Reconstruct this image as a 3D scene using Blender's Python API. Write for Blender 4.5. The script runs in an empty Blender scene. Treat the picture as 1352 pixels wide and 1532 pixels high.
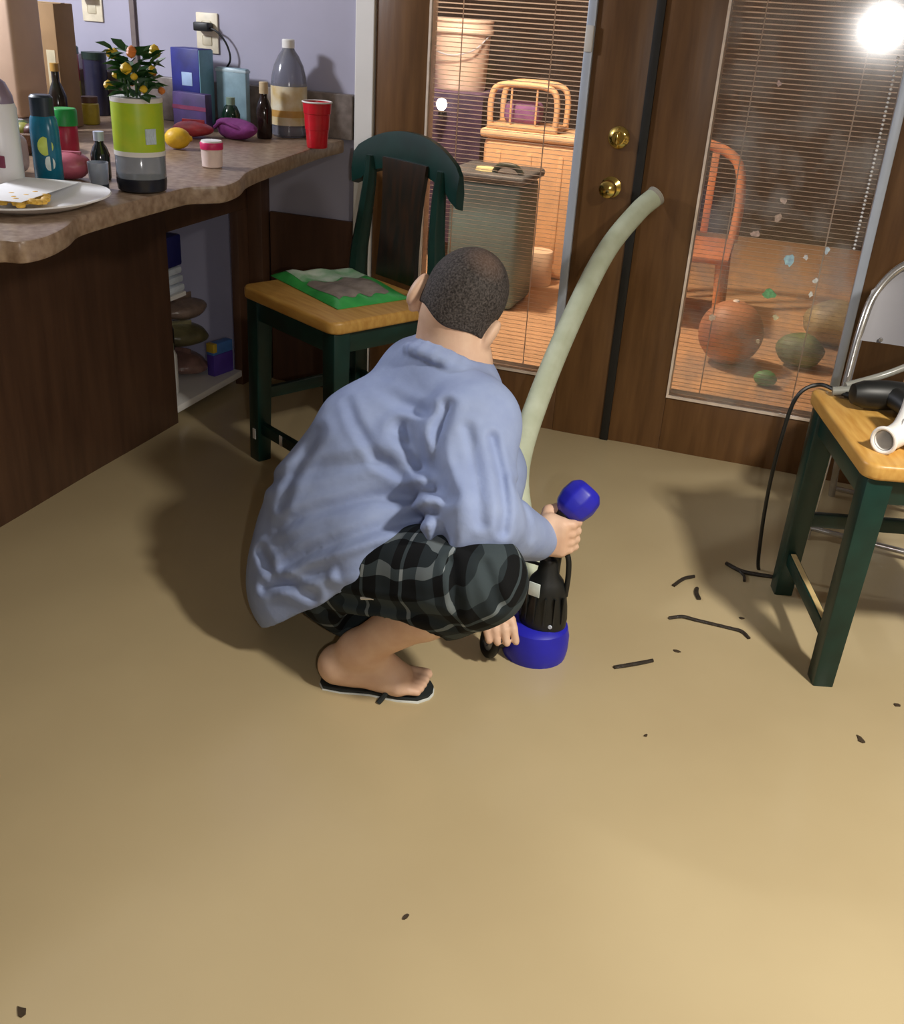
import bpy, bmesh, math, random
import numpy as np
from mathutils import Vector, Matrix
random.seed(7)
SC = bpy.context.scene
COL = SC.collection

# ------------------------------------------------------------------ camera
F_PX = 1540.97
cam_d = bpy.data.cameras.new('camera')
cam = bpy.data.objects.new('camera', cam_d); COL.objects.link(cam)
cam_d.sensor_fit = 'VERTICAL'; cam_d.sensor_height = 32.0
cam_d.lens = F_PX * 32.0 / 1532.0
cam_d.clip_start = 0.02
YAW, PITCH, ROLL = -0.31713, 0.46490, 0.06429
_f = Vector((math.sin(YAW)*math.cos(PITCH), math.cos(YAW)*math.cos(PITCH), -math.sin(PITCH)))
_r = Vector((math.cos(YAW), -math.sin(YAW), 0)); _u = _r.cross(_f)
_r2 = _r*math.cos(ROLL) + _u*math.sin(ROLL); _u2 = _u*math.cos(ROLL) - _r*math.sin(ROLL)
cam.matrix_world = Matrix(((_r2.x, _u2.x, -_f.x, .53087), (_r2.y, _u2.y, -_f.y, -3.20354), (_r2.z, _u2.z, -_f.z, 1.29569), (0, 0, 0, 1)))
SC.camera = cam

# ------------------------------------------------------------------ world, lights, exposure
SC.view_settings.view_transform = 'Standard'
SC.view_settings.look = 'None'
SC.view_settings.gamma = 1.0
SC.view_settings.use_curve_mapping = False
SC.view_settings.exposure = 0.0
w = bpy.data.worlds.new('night'); SC.world = w; w.use_nodes = True
w.node_tree.nodes['Background'].inputs[0].default_value = (.035, .03, .035, 1)
w.node_tree.nodes['Background'].inputs[1].default_value = 1.0
def lamp(name, loc, power, color, radius, shade=None):
    d = bpy.data.lights.new(name, 'SPOT' if shade else 'POINT')
    if shade: d.spot_size = math.radians(shade); d.spot_blend = .75      # shaded fixture: throws its light downwards
    d.energy = power; d.color = color; d.shadow_soft_size = radius
    o = bpy.data.objects.new(name, d); COL.objects.link(o); o.location = loc
    return o
lamp('ceiling_light_over_table', (1.5, -2.1, 2.02), 215, (1.0, .94, .84), .09, 152)
lamp('kitchen_light', (-2.15, -1.15, 1.78), 80, (.92, .94, 1.0), .10)
lamp('phone_flash', (.64, -3.20, 1.27), 26, (1.0, .96, .92), .012)
lamp('porch_light', (-.95, .80, 2.0), 175, (1.0, .77, .56), .08)

# ------------------------------------------------------------------ materials
def lin(c):
    if isinstance(c, str): c = tuple(int(c[i:i+2], 16) for i in (0, 2, 4))
    return tuple(((v/255)/12.92 if v/255 <= .04045 else ((v/255+.055)/1.055)**2.4) for v in c) + (1,)
MATS = {}
def mat(name, col, rough=.5, var=.12, scale=30, bump=0.0, metal=0.0, stretch=(1,1,1), spec=.5, col2=None, alpha=None, trans=0.0, bscale=None, coat=0):
    if name in MATS: return MATS[name]
    m = bpy.data.materials.new(name); m.use_nodes = True; MATS[name] = m
    nt = m.node_tree; N = nt.nodes; L = nt.links; b = N['Principled BSDF']
    c = lin(col)
    tc = N.new('ShaderNodeTexCoord'); mp = N.new('ShaderNodeMapping'); mp.inputs['Scale'].default_value = stretch
    L.new(tc.outputs['Object'], mp.inputs['Vector'])
    no = N.new('ShaderNodeTexNoise'); no.inputs['Scale'].default_value = scale; no.inputs['Detail'].default_value = 4
    L.new(mp.outputs[0], no.inputs['Vector'])
    r = N.new('ShaderNodeValToRGB'); r.color_ramp.elements[0].position = .3; r.color_ramp.elements[1].position = .7
    if col2: r.color_ramp.elements[0].color = lin(col2); r.color_ramp.elements[1].color = c
    else:
        r.color_ramp.elements[0].color = tuple(v*(1-var) for v in c[:3])+(1,)
        r.color_ramp.elements[1].color = tuple(min(1, v*(1+var)) for v in c[:3])+(1,)
    L.new(no.outputs['Fac'], r.inputs[0]); L.new(r.outputs[0], b.inputs['Base Color'])
    b.inputs['Roughness'].default_value = rough; b.inputs['Metallic'].default_value = metal
    b.inputs['Specular IOR Level'].default_value = spec
    b.inputs['Transmission Weight'].default_value = trans
    b.inputs['Coat Weight'].default_value = coat
    if bump:
        n2 = N.new('ShaderNodeTexNoise'); n2.inputs['Scale'].default_value = bscale or scale*2; n2.inputs['Detail'].default_value = 5
        L.new(mp.outputs[0], n2.inputs['Vector'])
        bp = N.new('ShaderNodeBump'); bp.inputs['Strength'].default_value = bump; bp.inputs['Distance'].default_value = .01
        L.new(n2.outputs['Fac'], bp.inputs['Height']); L.new(bp.outputs[0], b.inputs['Normal'])
    return m
def glass_mat(name, tint=(1,1,1), rough=.03, ior=1.5, boost=1.0, dirt_haze=0.0):
    if name in MATS: return MATS[name]
    m = bpy.data.materials.new(name); m.use_nodes = True; MATS[name] = m
    nt = m.node_tree; N = nt.nodes; L = nt.links
    for n in list(N): N.remove(n)
    out = N.new('ShaderNodeOutputMaterial'); mx = N.new('ShaderNodeMixShader')
    t = N.new('ShaderNodeBsdfTransparent'); t.inputs[0].default_value = tuple(tint)+(1,)
    g = N.new('ShaderNodeBsdfGlossy'); g.inputs['Roughness'].default_value = rough
    fr = N.new('ShaderNodeFresnel'); fr.inputs[0].default_value = ior
    mu = N.new('ShaderNodeMath'); mu.operation = 'MULTIPLY'; mu.inputs[1].default_value = boost; mu.use_clamp = True
    L.new(fr.outputs[0], mu.inputs[0]); L.new(mu.outputs[0], mx.inputs[0])
    L.new(t.outputs[0], mx.inputs[1]); L.new(g.outputs[0], mx.inputs[2])
    last = mx
    if dirt_haze:  # mottled diffuse film: glass dirt, and haze of reflected room light when strong
        tc = N.new('ShaderNodeTexCoord'); no = N.new('ShaderNodeTexNoise'); no.inputs['Scale'].default_value = 9; no.inputs['Detail'].default_value = 6
        L.new(tc.outputs['Object'], no.inputs['Vector'])
        r = N.new('ShaderNodeMapRange'); r.inputs[1].default_value = .45; r.inputs[2].default_value = .8; r.inputs[4].default_value = dirt_haze
        L.new(no.outputs['Fac'], r.inputs[0])
        df = N.new('ShaderNodeBsdfDiffuse'); df.inputs[0].default_value = (.5, .48, .46, 1)
        m2 = N.new('ShaderNodeMixShader'); L.new(r.outputs[0], m2.inputs[0]); L.new(mx.outputs[0], m2.inputs[1]); L.new(df.outputs[0], m2.inputs[2])
        last = m2
    L.new(last.outputs[0], out.inputs[0])
    return m
def plaid_mat():
    m = bpy.data.materials.new('plaid_cotton'); m.use_nodes = True
    nt = m.node_tree; N = nt.nodes; L = nt.links; b = N['Principled BSDF']
    tc = N.new('ShaderNodeTexCoord'); mp = N.new('ShaderNodeMapping')
    mp.inputs['Rotation'].default_value = (0, math.radians(22), math.radians(18))
    L.new(tc.outputs['Object'], mp.inputs[0])
    nz = N.new('ShaderNodeTexNoise'); nz.inputs['Scale'].default_value = 9
    L.new(mp.outputs[0], nz.inputs['Vector'])
    ad = N.new('ShaderNodeMixRGB'); ad.blend_type = 'ADD'; ad.inputs[0].default_value = .014
    L.new(mp.outputs[0], ad.inputs[1]); L.new(nz.outputs['Color'], ad.inputs[2])
    sp = N.new('ShaderNodeSeparateXYZ'); L.new(ad.outputs[0], sp.inputs[0])
    def math_(op, a, bv):
        n = N.new('ShaderNodeMath'); n.operation = op
        for i, v in enumerate((a, bv)):
            if v is None: continue
            if isinstance(v, (int, float)): n.inputs[i].default_value = v
            else: L.new(v, n.inputs[i])
        return n.outputs[0]
    def band(src, period, off, lo, hi):
        f = math_('FRACT', math_('ADD', math_('MULTIPLY', src, 1/period), off), None)
        return math_('MULTIPLY', math_('GREATER_THAN', f, lo), math_('LESS_THAN', f, hi))
    yz = math_('ADD', math_('MULTIPLY', sp.outputs[2], 1.0), math_('MULTIPLY', sp.outputs[1], -.7))
    a1 = band(sp.outputs[0], .105, .1, .0, .38); a2 = band(sp.outputs[0], .105, .1, .60, .68)
    b1 = band(yz, .115, .2, .0, .36); b2 = band(yz, .115, .2, .60, .68)
    s = math_('ADD', math_('MULTIPLY', math_('ADD', a1, b1), .22), math_('MULTIPLY', math_('ADD', a2, b2), .42))
    r = N.new('ShaderNodeValToRGB'); e = r.color_ramp.elements
    e[0].color = lin((13, 15, 17)); e[1].color = lin((160, 168, 170)); e[1].position = 1
    e2 = r.color_ramp.elements.new(.25); e2.color = lin((38, 46, 50)); e3 = r.color_ramp.elements.new(.5); e3.color = lin((64, 74, 78))
    L.new(s, r.inputs[0]); L.new(r.outputs[0], b.inputs['Base Color'])
    b.inputs['Roughness'].default_value = .9; b.inputs['Specular IOR Level'].default_value = .2
    return m

M = dict(
    wall=mat('grey_violet_wall_paint', (168, 166, 184), .8, .04, 6, .03),
    white_trim=mat('white_trim_paint', (226, 224, 220), .5, .03, 8),
    oak=mat('brown_stained_door_wood', (116, 82, 48), .38, .3, 7, .04, stretch=(6, 6, .6), col2=(94, 64, 36)),
    dark_gap=mat('dark_weatherstrip', (26, 24, 20), .6),
    cabinet=mat('dark_brown_panel_wood', (90, 62, 44), .5, .25, 6, .04, stretch=(5, 5, .5), col2=(72, 48, 34)),
    laminate=mat('mottled_tan_laminate', (168, 146, 124), .35, .2, 55, col2=(128, 104, 84)),
    alu=mat('aluminium_operator_strip', (196, 206, 222), .4, .05, 10, metal=.2),
    brass=mat('polished_brass', (232, 204, 120), .14, .1, 20, metal=1),
    slat=mat('white_blind_slat', (225, 215, 205), .5, .03, 10),
    pane=glass_mat('door_glass', rough=.10, boost=1.6, dirt_haze=.10),
    green=mat('dark_green_stool_paint', (9, 46, 40), .35, .2, 20, .02),
    pine=mat('honey_pine_seat', (208, 164, 88), .4, .15, 8, stretch=(1.2, 9, 4), col2=(184, 134, 62)),
    floor=mat('submerged_floor', (120, 100, 70), .7),
    ceiling=mat('ceiling_paint', (150, 146, 138), .9),
    roomwall=mat('beige_room_paint', (132, 120, 100), .85),
)

def translucent(m, amount=.55):
    nt = m.node_tree; N = nt.nodes; L = nt.links; b = N['Principled BSDF']; out = N['Material Output']
    t = N.new('ShaderNodeBsdfTranslucent'); t.inputs[0].default_value = (.92, .84, .78, 1); x = N.new('ShaderNodeMixShader'); x.inputs[0].default_value = amount
    L.new(b.outputs[0], x.inputs[1]); L.new(t.outputs[0], x.inputs[2]); L.new(x.outputs[0], out.inputs[0])
translucent(M['slat'])
M['pane_2'] = glass_mat('door_glass_hazy', rough=.12, boost=2.0, dirt_haze=.42)  # stronger film paints the room's hazy reflection into this pane, beyond real dirt
# ------------------------------------------------------------------ mesh helpers
class MB:
    def __init__(s): s.bm = bmesh.new()
    def box(s, x0, x1, y0, y1, z0, z1, bevel=0, seg=2, mtx=None):
        r = bmesh.ops.create_cube(s.bm, size=1)
        bmesh.ops.scale(s.bm, vec=(x1-x0, y1-y0, z1-z0), verts=r['verts'])
        bmesh.ops.translate(s.bm, vec=((x0+x1)/2, (y0+y1)/2, (z0+z1)/2), verts=r['verts'])
        vs = r['verts']
        if bevel:
            es = list({e for v in vs for e in v.link_edges})
            q = bmesh.ops.bevel(s.bm, geom=es, offset=bevel, segments=seg, profile=.5, affect='EDGES')
            vs = list({v for f in q['faces'] for v in f.verts} | {v for v in vs if v.is_valid})
        if mtx is not None: bmesh.ops.transform(s.bm, matrix=mtx, verts=vs)
        return s
    def lathe(s, prof, c=(0,0,0), n=28, mtx=None, sx=1, sy=1):
        rings = []; allv = []
        for (r, z) in prof:
            if r <= 1e-5: ring = [s.bm.verts.new((c[0], c[1], c[2]+z))]
            else: ring = [s.bm.verts.new((c[0]+sx*r*math.cos(2*math.pi*i/n), c[1]+sy*r*math.sin(2*math.pi*i/n), c[2]+z)) for i in range(n)]
            rings.append(ring); allv += ring
        for a, b in zip(rings, rings[1:]):
            if len(a) == 1 and len(b) == 1: continue
            for i in range(n):
                j = (i+1) % n
                if len(a) == 1: s.bm.faces.new((a[0], b[j], b[i]))
                elif len(b) == 1: s.bm.faces.new((a[i], a[j], b[0]))
                else: s.bm.faces.new((a[i], a[j], b[j], b[i]))
        if len(rings[0]) > 1: s.bm.faces.new(list(reversed(rings[0])))
        if len(rings[-1]) > 1: s.bm.faces.new(rings[-1])
        if mtx is not None: bmesh.ops.transform(s.bm, matrix=mtx, verts=allv)
        return s
    def tube(s, pts, r, n=10, cap=True, flat=None):
        pts = [Vector(p) for p in pts]; rs = r if isinstance(r, (list, tuple)) else [r]*len(pts)
        rings = []; up = Vector((0, 0, 1))
        t0 = (pts[1]-pts[0]).normalized()
        if abs(t0.dot(up)) > .95: up = Vector((1, 0, 0))
        nrm = t0.cross(up).normalized()
        for i, p in enumerate(pts):
            t = (pts[min(i+1, len(pts)-1)] - pts[max(i-1, 0)]).normalized()
            nrm = (nrm - t*nrm.dot(t)).normalized(); bn = t.cross(nrm)
            rings.append([s.bm.verts.new(p + (nrm*math.cos(2*math.pi*k/n) + bn*math.sin(2*math.pi*k/n)*(flat or 1))*rs[i]) for k in range(n)])
        for a, b in zip(rings, rings[1:]):
            for k in range(n): s.bm.faces.new((a[k], a[(k+1) % n], b[(k+1) % n], b[k]))
        if cap: s.bm.faces.new(list(reversed(rings[0]))); s.bm.faces.new(rings[-1])
        return s
    def prism(s, outline, z0, z1, bevel=0, mtx=None, seg=2):
        vs = [s.bm.verts.new((x, y, z0)) for x, y in outline]
        f = s.bm.faces.new(vs)
        r = bmesh.ops.extrude_face_region(s.bm, geom=[f])
        top = [v for v in r['geom'] if isinstance(v, bmesh.types.BMVert)]
        bmesh.ops.translate(s.bm, vec=(0, 0, z1-z0), verts=top)
        bmesh.ops.recalc_face_normals(s.bm, faces=s.bm.faces)
        allv = vs+top
        if bevel:
            es = [e for e in s.bm.edges if e.verts[0] in set(allv) and e.verts[1] in set(allv) and abs(e.verts[0].co.z-e.verts[1].co.z) < 1e-6]
            q = bmesh.ops.bevel(s.bm, geom=es, offset=bevel, segments=seg, profile=.5, affect='EDGES')
            allv = list({v for v in allv if v.is_valid} | {v for ff in q['faces'] for v in ff.verts})
        if mtx is not None: bmesh.ops.transform(s.bm, matrix=mtx, verts=allv)
        return s
    def build(s, name, m, parent=None, smooth=True, loc=None, rot=None):
        bmesh.ops.recalc_face_normals(s.bm, faces=s.bm.faces)
        me = bpy.data.meshes.new(name); s.bm.to_mesh(me); s.bm.free()
        return link(name, me, m, parent, smooth, loc, rot)
def link(name, me, m, parent=None, smooth=True, loc=None, rot=None):
    if m is not None and not me.materials: me.materials.append(m)
    if smooth:
        for p in me.polygons: p.use_smooth = True
        try: me.set_sharp_from_angle(angle=math.radians(38))
        except Exception: pass
    o = bpy.data.objects.new(name, me); COL.objects.link(o)
    if parent is not None: o.parent = parent
    if loc is not None: o.location = loc
    if rot is not None: o.rotation_euler = rot
    return o
def tag(o, label=None, cat=None, group=None, kind=None):
    if label: o['label'] = label
    if cat: o['category'] = cat
    if group: o['group'] = group
    if kind: o['kind'] = kind
    return o
def empty(name, loc=(0,0,0), rz=0, label=None, cat=None, group=None, kind=None):
    o = bpy.data.objects.new(name, None); COL.objects.link(o); o.location = loc; o.rotation_euler = (0, 0, rz); o.empty_display_size = .1
    return tag(o, label, cat, group, kind)
def spline(pts, n=8):
    P = [Vector(p) for p in pts]; P = [P[0]*2-P[1]] + P + [P[-1]*2-P[-2]]; out = []
    for i in range(1, len(P)-2):
        for k in range(n):
            t = k/n; a, b, c, d = P[i-1], P[i], P[i+1], P[i+2]
            out.append(.5*((2*b) + (c-a)*t + (2*a-5*b+4*c-d)*t*t + (3*b-a-3*c+d)*t**3))
    out.append(P[-2]); return out

# ------------------------------------------------------------------ the setting
def struct(name, mb, m, label, cat='structure', smooth=False): return tag(mb.build(name, m, smooth=smooth), label, cat, kind='structure')
CT = .86      # counter top height above the water
struct('floor', MB().box(-3, 2.7, -4.7, .08, -.10, -.035), M['floor'], 'room floor hidden under the muddy water', 'floor')
struct('ceiling', MB().box(-3, 2.7, -4.7, .1, 2.35, 2.42), M['ceiling'], 'pale ceiling above the flooded room', 'ceiling')
struct('wall_back', MB().box(-3, -.925, 0, .12, -.035, 2.35).box(.93, 2.7, 0, .12, -.035, 2.35).box(-.925, .93, 0, .12, 2.03, 2.35), M['wall'], 'grey violet painted wall behind the counter and beside the french doors', 'wall')
struct('wall_left', MB().box(-3.1, -3, -4.7, .1, -.035, 2.35), M['wall'], 'grey wall at the far end of the kitchen counter', 'wall')
struct('wall_right', MB().box(2.7, 2.8, -4.7, .1, -.035, 2.35), M['roomwall'], 'beige wall opposite the kitchen counter', 'wall')
struct('wall_front', MB().box(-3.1, 2.8, -4.8, -4.7, -.035, 2.35), M['roomwall'], 'beige wall facing the french doors', 'wall')
struct('trim_1', MB().box(-.925, -.862, -.022, .02, -.035, 2.10, .003), M['white_trim'], 'white door casing between grey wall and brown french door', 'trim')
struct('trim_2', MB().box(.866, .93, -.022, .02, -.035, 2.10, .003), M['white_trim'], 'white casing on the hinge side beyond the grey folding chair', 'trim')
struct('trim_3', MB().box(-1.745, -1.727, -.012, -.001, .86, 2.35), mat('grey_brown_strip', (112, 100, 96), .6), 'thin grey brown strip running up the kitchen wall', 'trim')
struct('trim_4', MB().box(-1.238, -.927, -.016, -.001, -.035, .60, .002), M['cabinet'], 'dark brown wainscot board under the counter end behind the stool', 'trim')

def water():
    nx, ny = 150, 130
    xs = np.linspace(-3, 2.7, nx); ys = np.linspace(-4.7, .0, ny)
    X, Y = np.meshgrid(xs, ys, indexing='ij')
    Zw = .0010*np.sin(9*X+3*Y)*np.sin(5*Y-2*X+1) + .0007*np.sin(17*X-11*Y)
    v = np.stack([X, Y, Zw], -1).reshape(-1, 3)
    idx = np.arange(nx*ny).reshape(nx, ny)
    f = np.stack([idx[:-1, :-1], idx[1:, :-1], idx[1:, 1:], idx[:-1, 1:]], -1).reshape(-1, 4)
    me = bpy.data.meshes.new('flood_water'); me.from_pydata(v.tolist(), [], f.tolist()); me.update()
    m = mat('muddy_water', (190, 173, 136), .22, .05, 1.3, .05, spec=.35, col2=(178, 160, 124), bscale=5)
    o = link('flood_water', me, m)
    tag(o, 'opaque tan muddy flood water covering the whole floor', 'water', kind='stuff')
water()

# ------------------------------------------------------------------ french doors
def door(name, x0, x1, lock, label):
    root = empty(name, ((x0+x1)/2, 0, -.03), 0, label, 'door', kind='structure')
    def B(n, mb, m, sm=True):
        o = mb.build(n, m, smooth=sm); o.parent = root; o.matrix_parent_inverse = Matrix.Translation(root.location).inverted(); return o
    y0, y1 = -.012, .032
    g0, g1, gz0, gz1 = (x0+.178, x1-.178, .182, 1.86)
    if lock == 'r': g0, g1 = x0+.172, x1-.174
    else: g0, g1 = x0+.174, x1-.172
    B('stile', MB().box(x0, g0, y0, y1, -.03, 2.02, .002), M['oak'])
    B('stile', MB().box(g1, x1, y0, y1, -.03, 2.02, .002), M['oak'])
    B('bottom_rail', MB().box(g0, g1, y0+.001, y1, -.03, gz0, .002), M['oak'])
    B('top_rail', MB().box(g0, g1, y0+.001, y1, gz1, 2.02, .002), M['oak'])
    t = .007
    fr = MB()
    fr.box(g0, g0+t, y0-.006, y1+.004, gz0, gz1); fr.box(g0+t, g1-.026, y0-.006, y1+.004, gz0, gz0+t); fr.box(g0+t, g1-t, y0-.006, y1+.004, gz1-t, gz1)
    B('glass_bead', fr, mat('cream_bead', (232, 214, 196), .4), False)
    st = B('blind_track', MB().box(g1-.026, g1, y0-.010, y1+.004, gz0, gz1, .003), M['alu'])
    o = MB().box(g1-.025, g1-.001, y0-.016, y0-.008, 1.17, 1.24, .003).build('slider', M['white_trim'], st)
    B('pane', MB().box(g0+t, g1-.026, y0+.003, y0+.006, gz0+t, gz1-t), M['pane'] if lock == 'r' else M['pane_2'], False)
    B('pane', MB().box(g0+t, g1-.026, y1-.006, y1-.003, gz0+t, gz1-t), glass_mat('outer_glass', rough=.02, boost=.7), False)
    # enclosed blind: every slat its own piece, sharing one mesh
    wd = (g1-.026)-(g0+t)-.006
    sb = MB(); rows_ = [[sb.bm.verts.new((x, y, .0009-.0009*(y/.0075)**2)) for y in (-.0075, -.0025, .0025, .0075)] for x in (-wd/2, 0, wd/2)]
    for ra, rb in zip(rows_, rows_[1:]):
        for q in range(3): sb.bm.faces.new((ra[q], rb[q], rb[q+1], ra[q+1]))
    sb = sb.build('slat', M['slat'])
    sme = sb.data; bpy.data.objects.remove(sb)
    pitch = .0132; n = int((gz1-gz0-.06)/pitch); cx = (g0+t+g1-.026)/2
    for k in range(n):
        o = bpy.data.objects.new('slat', sme); COL.objects.link(o); o.parent = root
        o.location = (cx-root.location.x, .010, gz0+.035+k*pitch+.03); o.rotation_euler = (math.radians(-14), 0, 0)
    B('blind_bottom_rail', MB().box(g0+t+.003, g1-.029, .003, .017, gz0+.012, gz0+.022, .002), M['slat'])
    for q in (.20, .80):
        lx = g0+t+wd*q
        lc = MB(); lc.bm.faces.new([lc.bm.verts.new(c) for c in ((lx-.0018, .0008, gz0+.02), (lx+.0018, .0008, gz0+.02), (lx+.0018, .0008, gz1-.02), (lx-.0018, .0008, gz1-.02))])
        B('ladder_cord', lc, M['slat'], False)
    return root, B, (g0, g1)
d1, B1, _ = door('door_1', -.858, -.006, 'r', 'brown wooden french door with brass knob and deadbolt')
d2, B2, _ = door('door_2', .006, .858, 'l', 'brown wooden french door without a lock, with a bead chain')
B1('astragal', MB().box(-.014, .012, -.020, -.006, -.03, 2.02, .002), M['dark_gap'])
ky = Matrix.Rotation(math.radians(90), 4, 'X')
def at(x, y, z): return Matrix.Translation((x, y, z)) @ ky
kn = B1('knob', MB().lathe([(.031, 0), (.031, .005), (.012, .010), (.011, .03), (.022, .036), (.027, .048), (.024, .060), (.010, .066), (0, .066)], mtx=at(-.080, -.013, .806), n=24), M['brass'])
db = B1('deadbolt', MB().lathe([(.032, 0), (.032, .006), (.026, .013), (.018, .016), (.018, .020), (0, .020)], mtx=at(-.074, -.013, .948), n=24), M['brass'])
B1('thumb_turn', MB().box(-.078, -.070, -.052, -.030, .932, .964, .002), M['brass'])
B1('deadbolt_screw', MB().lathe([(.004, 0), (.003, .002), (0, .002)], mtx=at(-.074, -.027, .972), n=10), M['brass'])
bd_ = MB()
for k in range(46):
    z = .715+k*.0111
    bd_.lathe([(0, -.0040), (.0030, -.0022), (.0042, 0), (.0030, .0022), (0, .0040)], c=(.638, -.020, z), n=8)
o = B2('bead_chain', bd_, mat('bright_white_bead', (246, 246, 248), .15)); o['kind'] = 'stuff'
CL = [(.469, .657, .017, (170, 206, 232)), (.432, .553, .015, (110, 170, 120)), (.548, .569, .009, (220, 220, 206)), (.421, .823, .010, (196, 176, 166)), (.513, .673, .009, (214, 214, 214)), (.361, .721, .010, (190, 166, 156)), (.567, .699, .010, (190, 206, 226)),
      (.464, .486, .008, (206, 196, 160)), (.426, .407, .008, (196, 176, 150)), (.280, .458, .010, (216, 190, 170)), (.349, 1.128, .008, (190, 166, 160)), (.554, .61, .007, (230, 230, 220)), (.415, .775, .012, (186, 164, 150))]
for k, (x, z, s_, cc) in enumerate(CL):
    rr = random.Random(k+5); n_ = 11
    out = [(s_*(.55+.75*rr.random())*math.cos(a)*(1.3 if k % 2 else .8), s_*(.55+.75*rr.random())*math.sin(a)) for a in np.linspace(0, 2*math.pi, n_+1)[:-1]]
    B2('window_cling', MB().prism(out, 0, .0022, mtx=at(x, -.0093, z)), mat('gel_cling_%d' % k, tuple(min(255, int(c*1.08)) for c in cc), .12, .3, 90, trans=.1), False)
struct('trim_5', MB().box(-.862, .866, -.03, .10, -.045, -.018), mat('threshold_metal', (120, 104, 80), .5), 'door threshold under the muddy water line', 'trim')

# ------------------------------------------------------------------ bar cabinet and countertop
cab = empty('bar_cabinet', (-1.3, -1.2, 0), 0, 'dark brown bar cabinet under the overhanging tan countertop', 'cabinet')
def PC(root, n, mb, m, sm=True, parent=None):
    o = mb.build(n, m, smooth=sm); o.parent = parent or root
    o.matrix_parent_inverse = Matrix.Translation(root.location).inverted(); return o
FX = -1.30
PC(cab, 'front_panel', MB().box(FX-.03, FX, -3.2, -.535, -.035, .813, .002), M['cabinet'])
PC(cab, 'apron', MB().box(FX-.03, FX-.002, -.535, 0, .61, .813), M['cabinet'])
PC(cab, 'end_stile', MB().box(FX-.03, FX, -.125, 0, -.035, .61, .002), M['cabinet'])
PC(cab, 'corner_post', MB().box(FX, FX+.055, -.06, 0, -.035, .813, .003), M['cabinet'])
PC(cab, 'side_panel', MB().box(-1.92, FX-.03, -.555, -.535, -.035, .813), M['cabinet'])
PC(cab, 'bottom_shelf', MB().box(-1.90, FX-.002, -.535, -.125, .030, .054, .003), M['white_trim'])
PC(cab, 'toe_kick', MB().box(FX-.06, FX-.05, -.535, -.125, -.035, .03), M['dark_gap'])
PC(cab, 'inner_shelf', MB().box(-1.75, -1.40, -.535, -.30, .352, .366), M['white_trim'])
PC(cab, 'end_panel', MB().box(-1.92, -1.90, -3.2, -.535, -.035, .813), M['cabinet'])
front = [(-.835, -1.728), (-.797, -1.711), (-.790, -1.653), (-.815, -1.565), (-.850, -1.490), (-.860, -1.419), (-.866, -1.288), (-.869, -1.154), (-.868, -1.070), (-.842, -1.035), (-.815, -.995), (-.828, -.904), (-.868, -.80), (-.888, -.709), (-.898, -.637), (-.926, -.427), (-.953, -.20), (-.956, -.03)]
fs = [(v.x, v.y) for v in spline([(x, y, 0) for x, y in [(-.86, -2.6), (-.86, -2.0), (-.858, -1.80)] + front], 5)]
ct = MB().prism([(-2.5, -2.6)] + fs + [(-2.5, -.03)], CT-.042, CT, .007)
top = empty('countertop', (-1.6, -1.2, CT-.042), 0, 'mottled tan laminate countertop with scalloped overhanging edge', 'countertop')
PC(top, 'slab', ct, M['laminate'])
PC(top, 'backsplash', MB().box(-2.5, -.93, -.028, -.001, CT-.001, .995, .004), mat('grey_brown_backsplash', (136, 126, 120), .35, .2, 40, col2=(108, 98, 92)))

# ------------------------------------------------------------------ counter stools
def rrect(x0, x1, y0, y1, r, n=5):
    out = []
    for cx, cy, a0 in ((x1-r, y1-r, 0), (x0+r, y1-r, 90), (x0+r, y0+r, 180), (x1-r, y0+r, 270)):
        for k in range(n+1):
            a = math.radians(a0+90*k/n); out.append((cx+r*math.cos(a), cy+r*math.sin(a)))
    return out
def bar(p0, p1, w, d, m=None):
    "square bar between two points, as an MB"
    mb = MB(); p0 = Vector(p0); p1 = Vector(p1)
    vs = []
    for p, s in ((p0, w), (p1, d)):
        hx, hy = s
        vs.append([mb.bm.verts.new((p.x+a*hx, p.y+b*hy, p.z)) for a, b in ((-1,-1), (1,-1), (1,1), (-1,1))])
    a, b = vs
    for k in range(4): mb.bm.faces.new((a[k], a[(k+1) % 4], b[(k+1) % 4], b[k]))
    mb.bm.faces.new(list(reversed(a))); mb.bm.faces.new(b)
    bmesh.ops.bevel(mb.bm, geom=list(mb.bm.edges), offset=.004, segments=2, profile=.5, affect='EDGES')
    return mb
SH = .53
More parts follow.
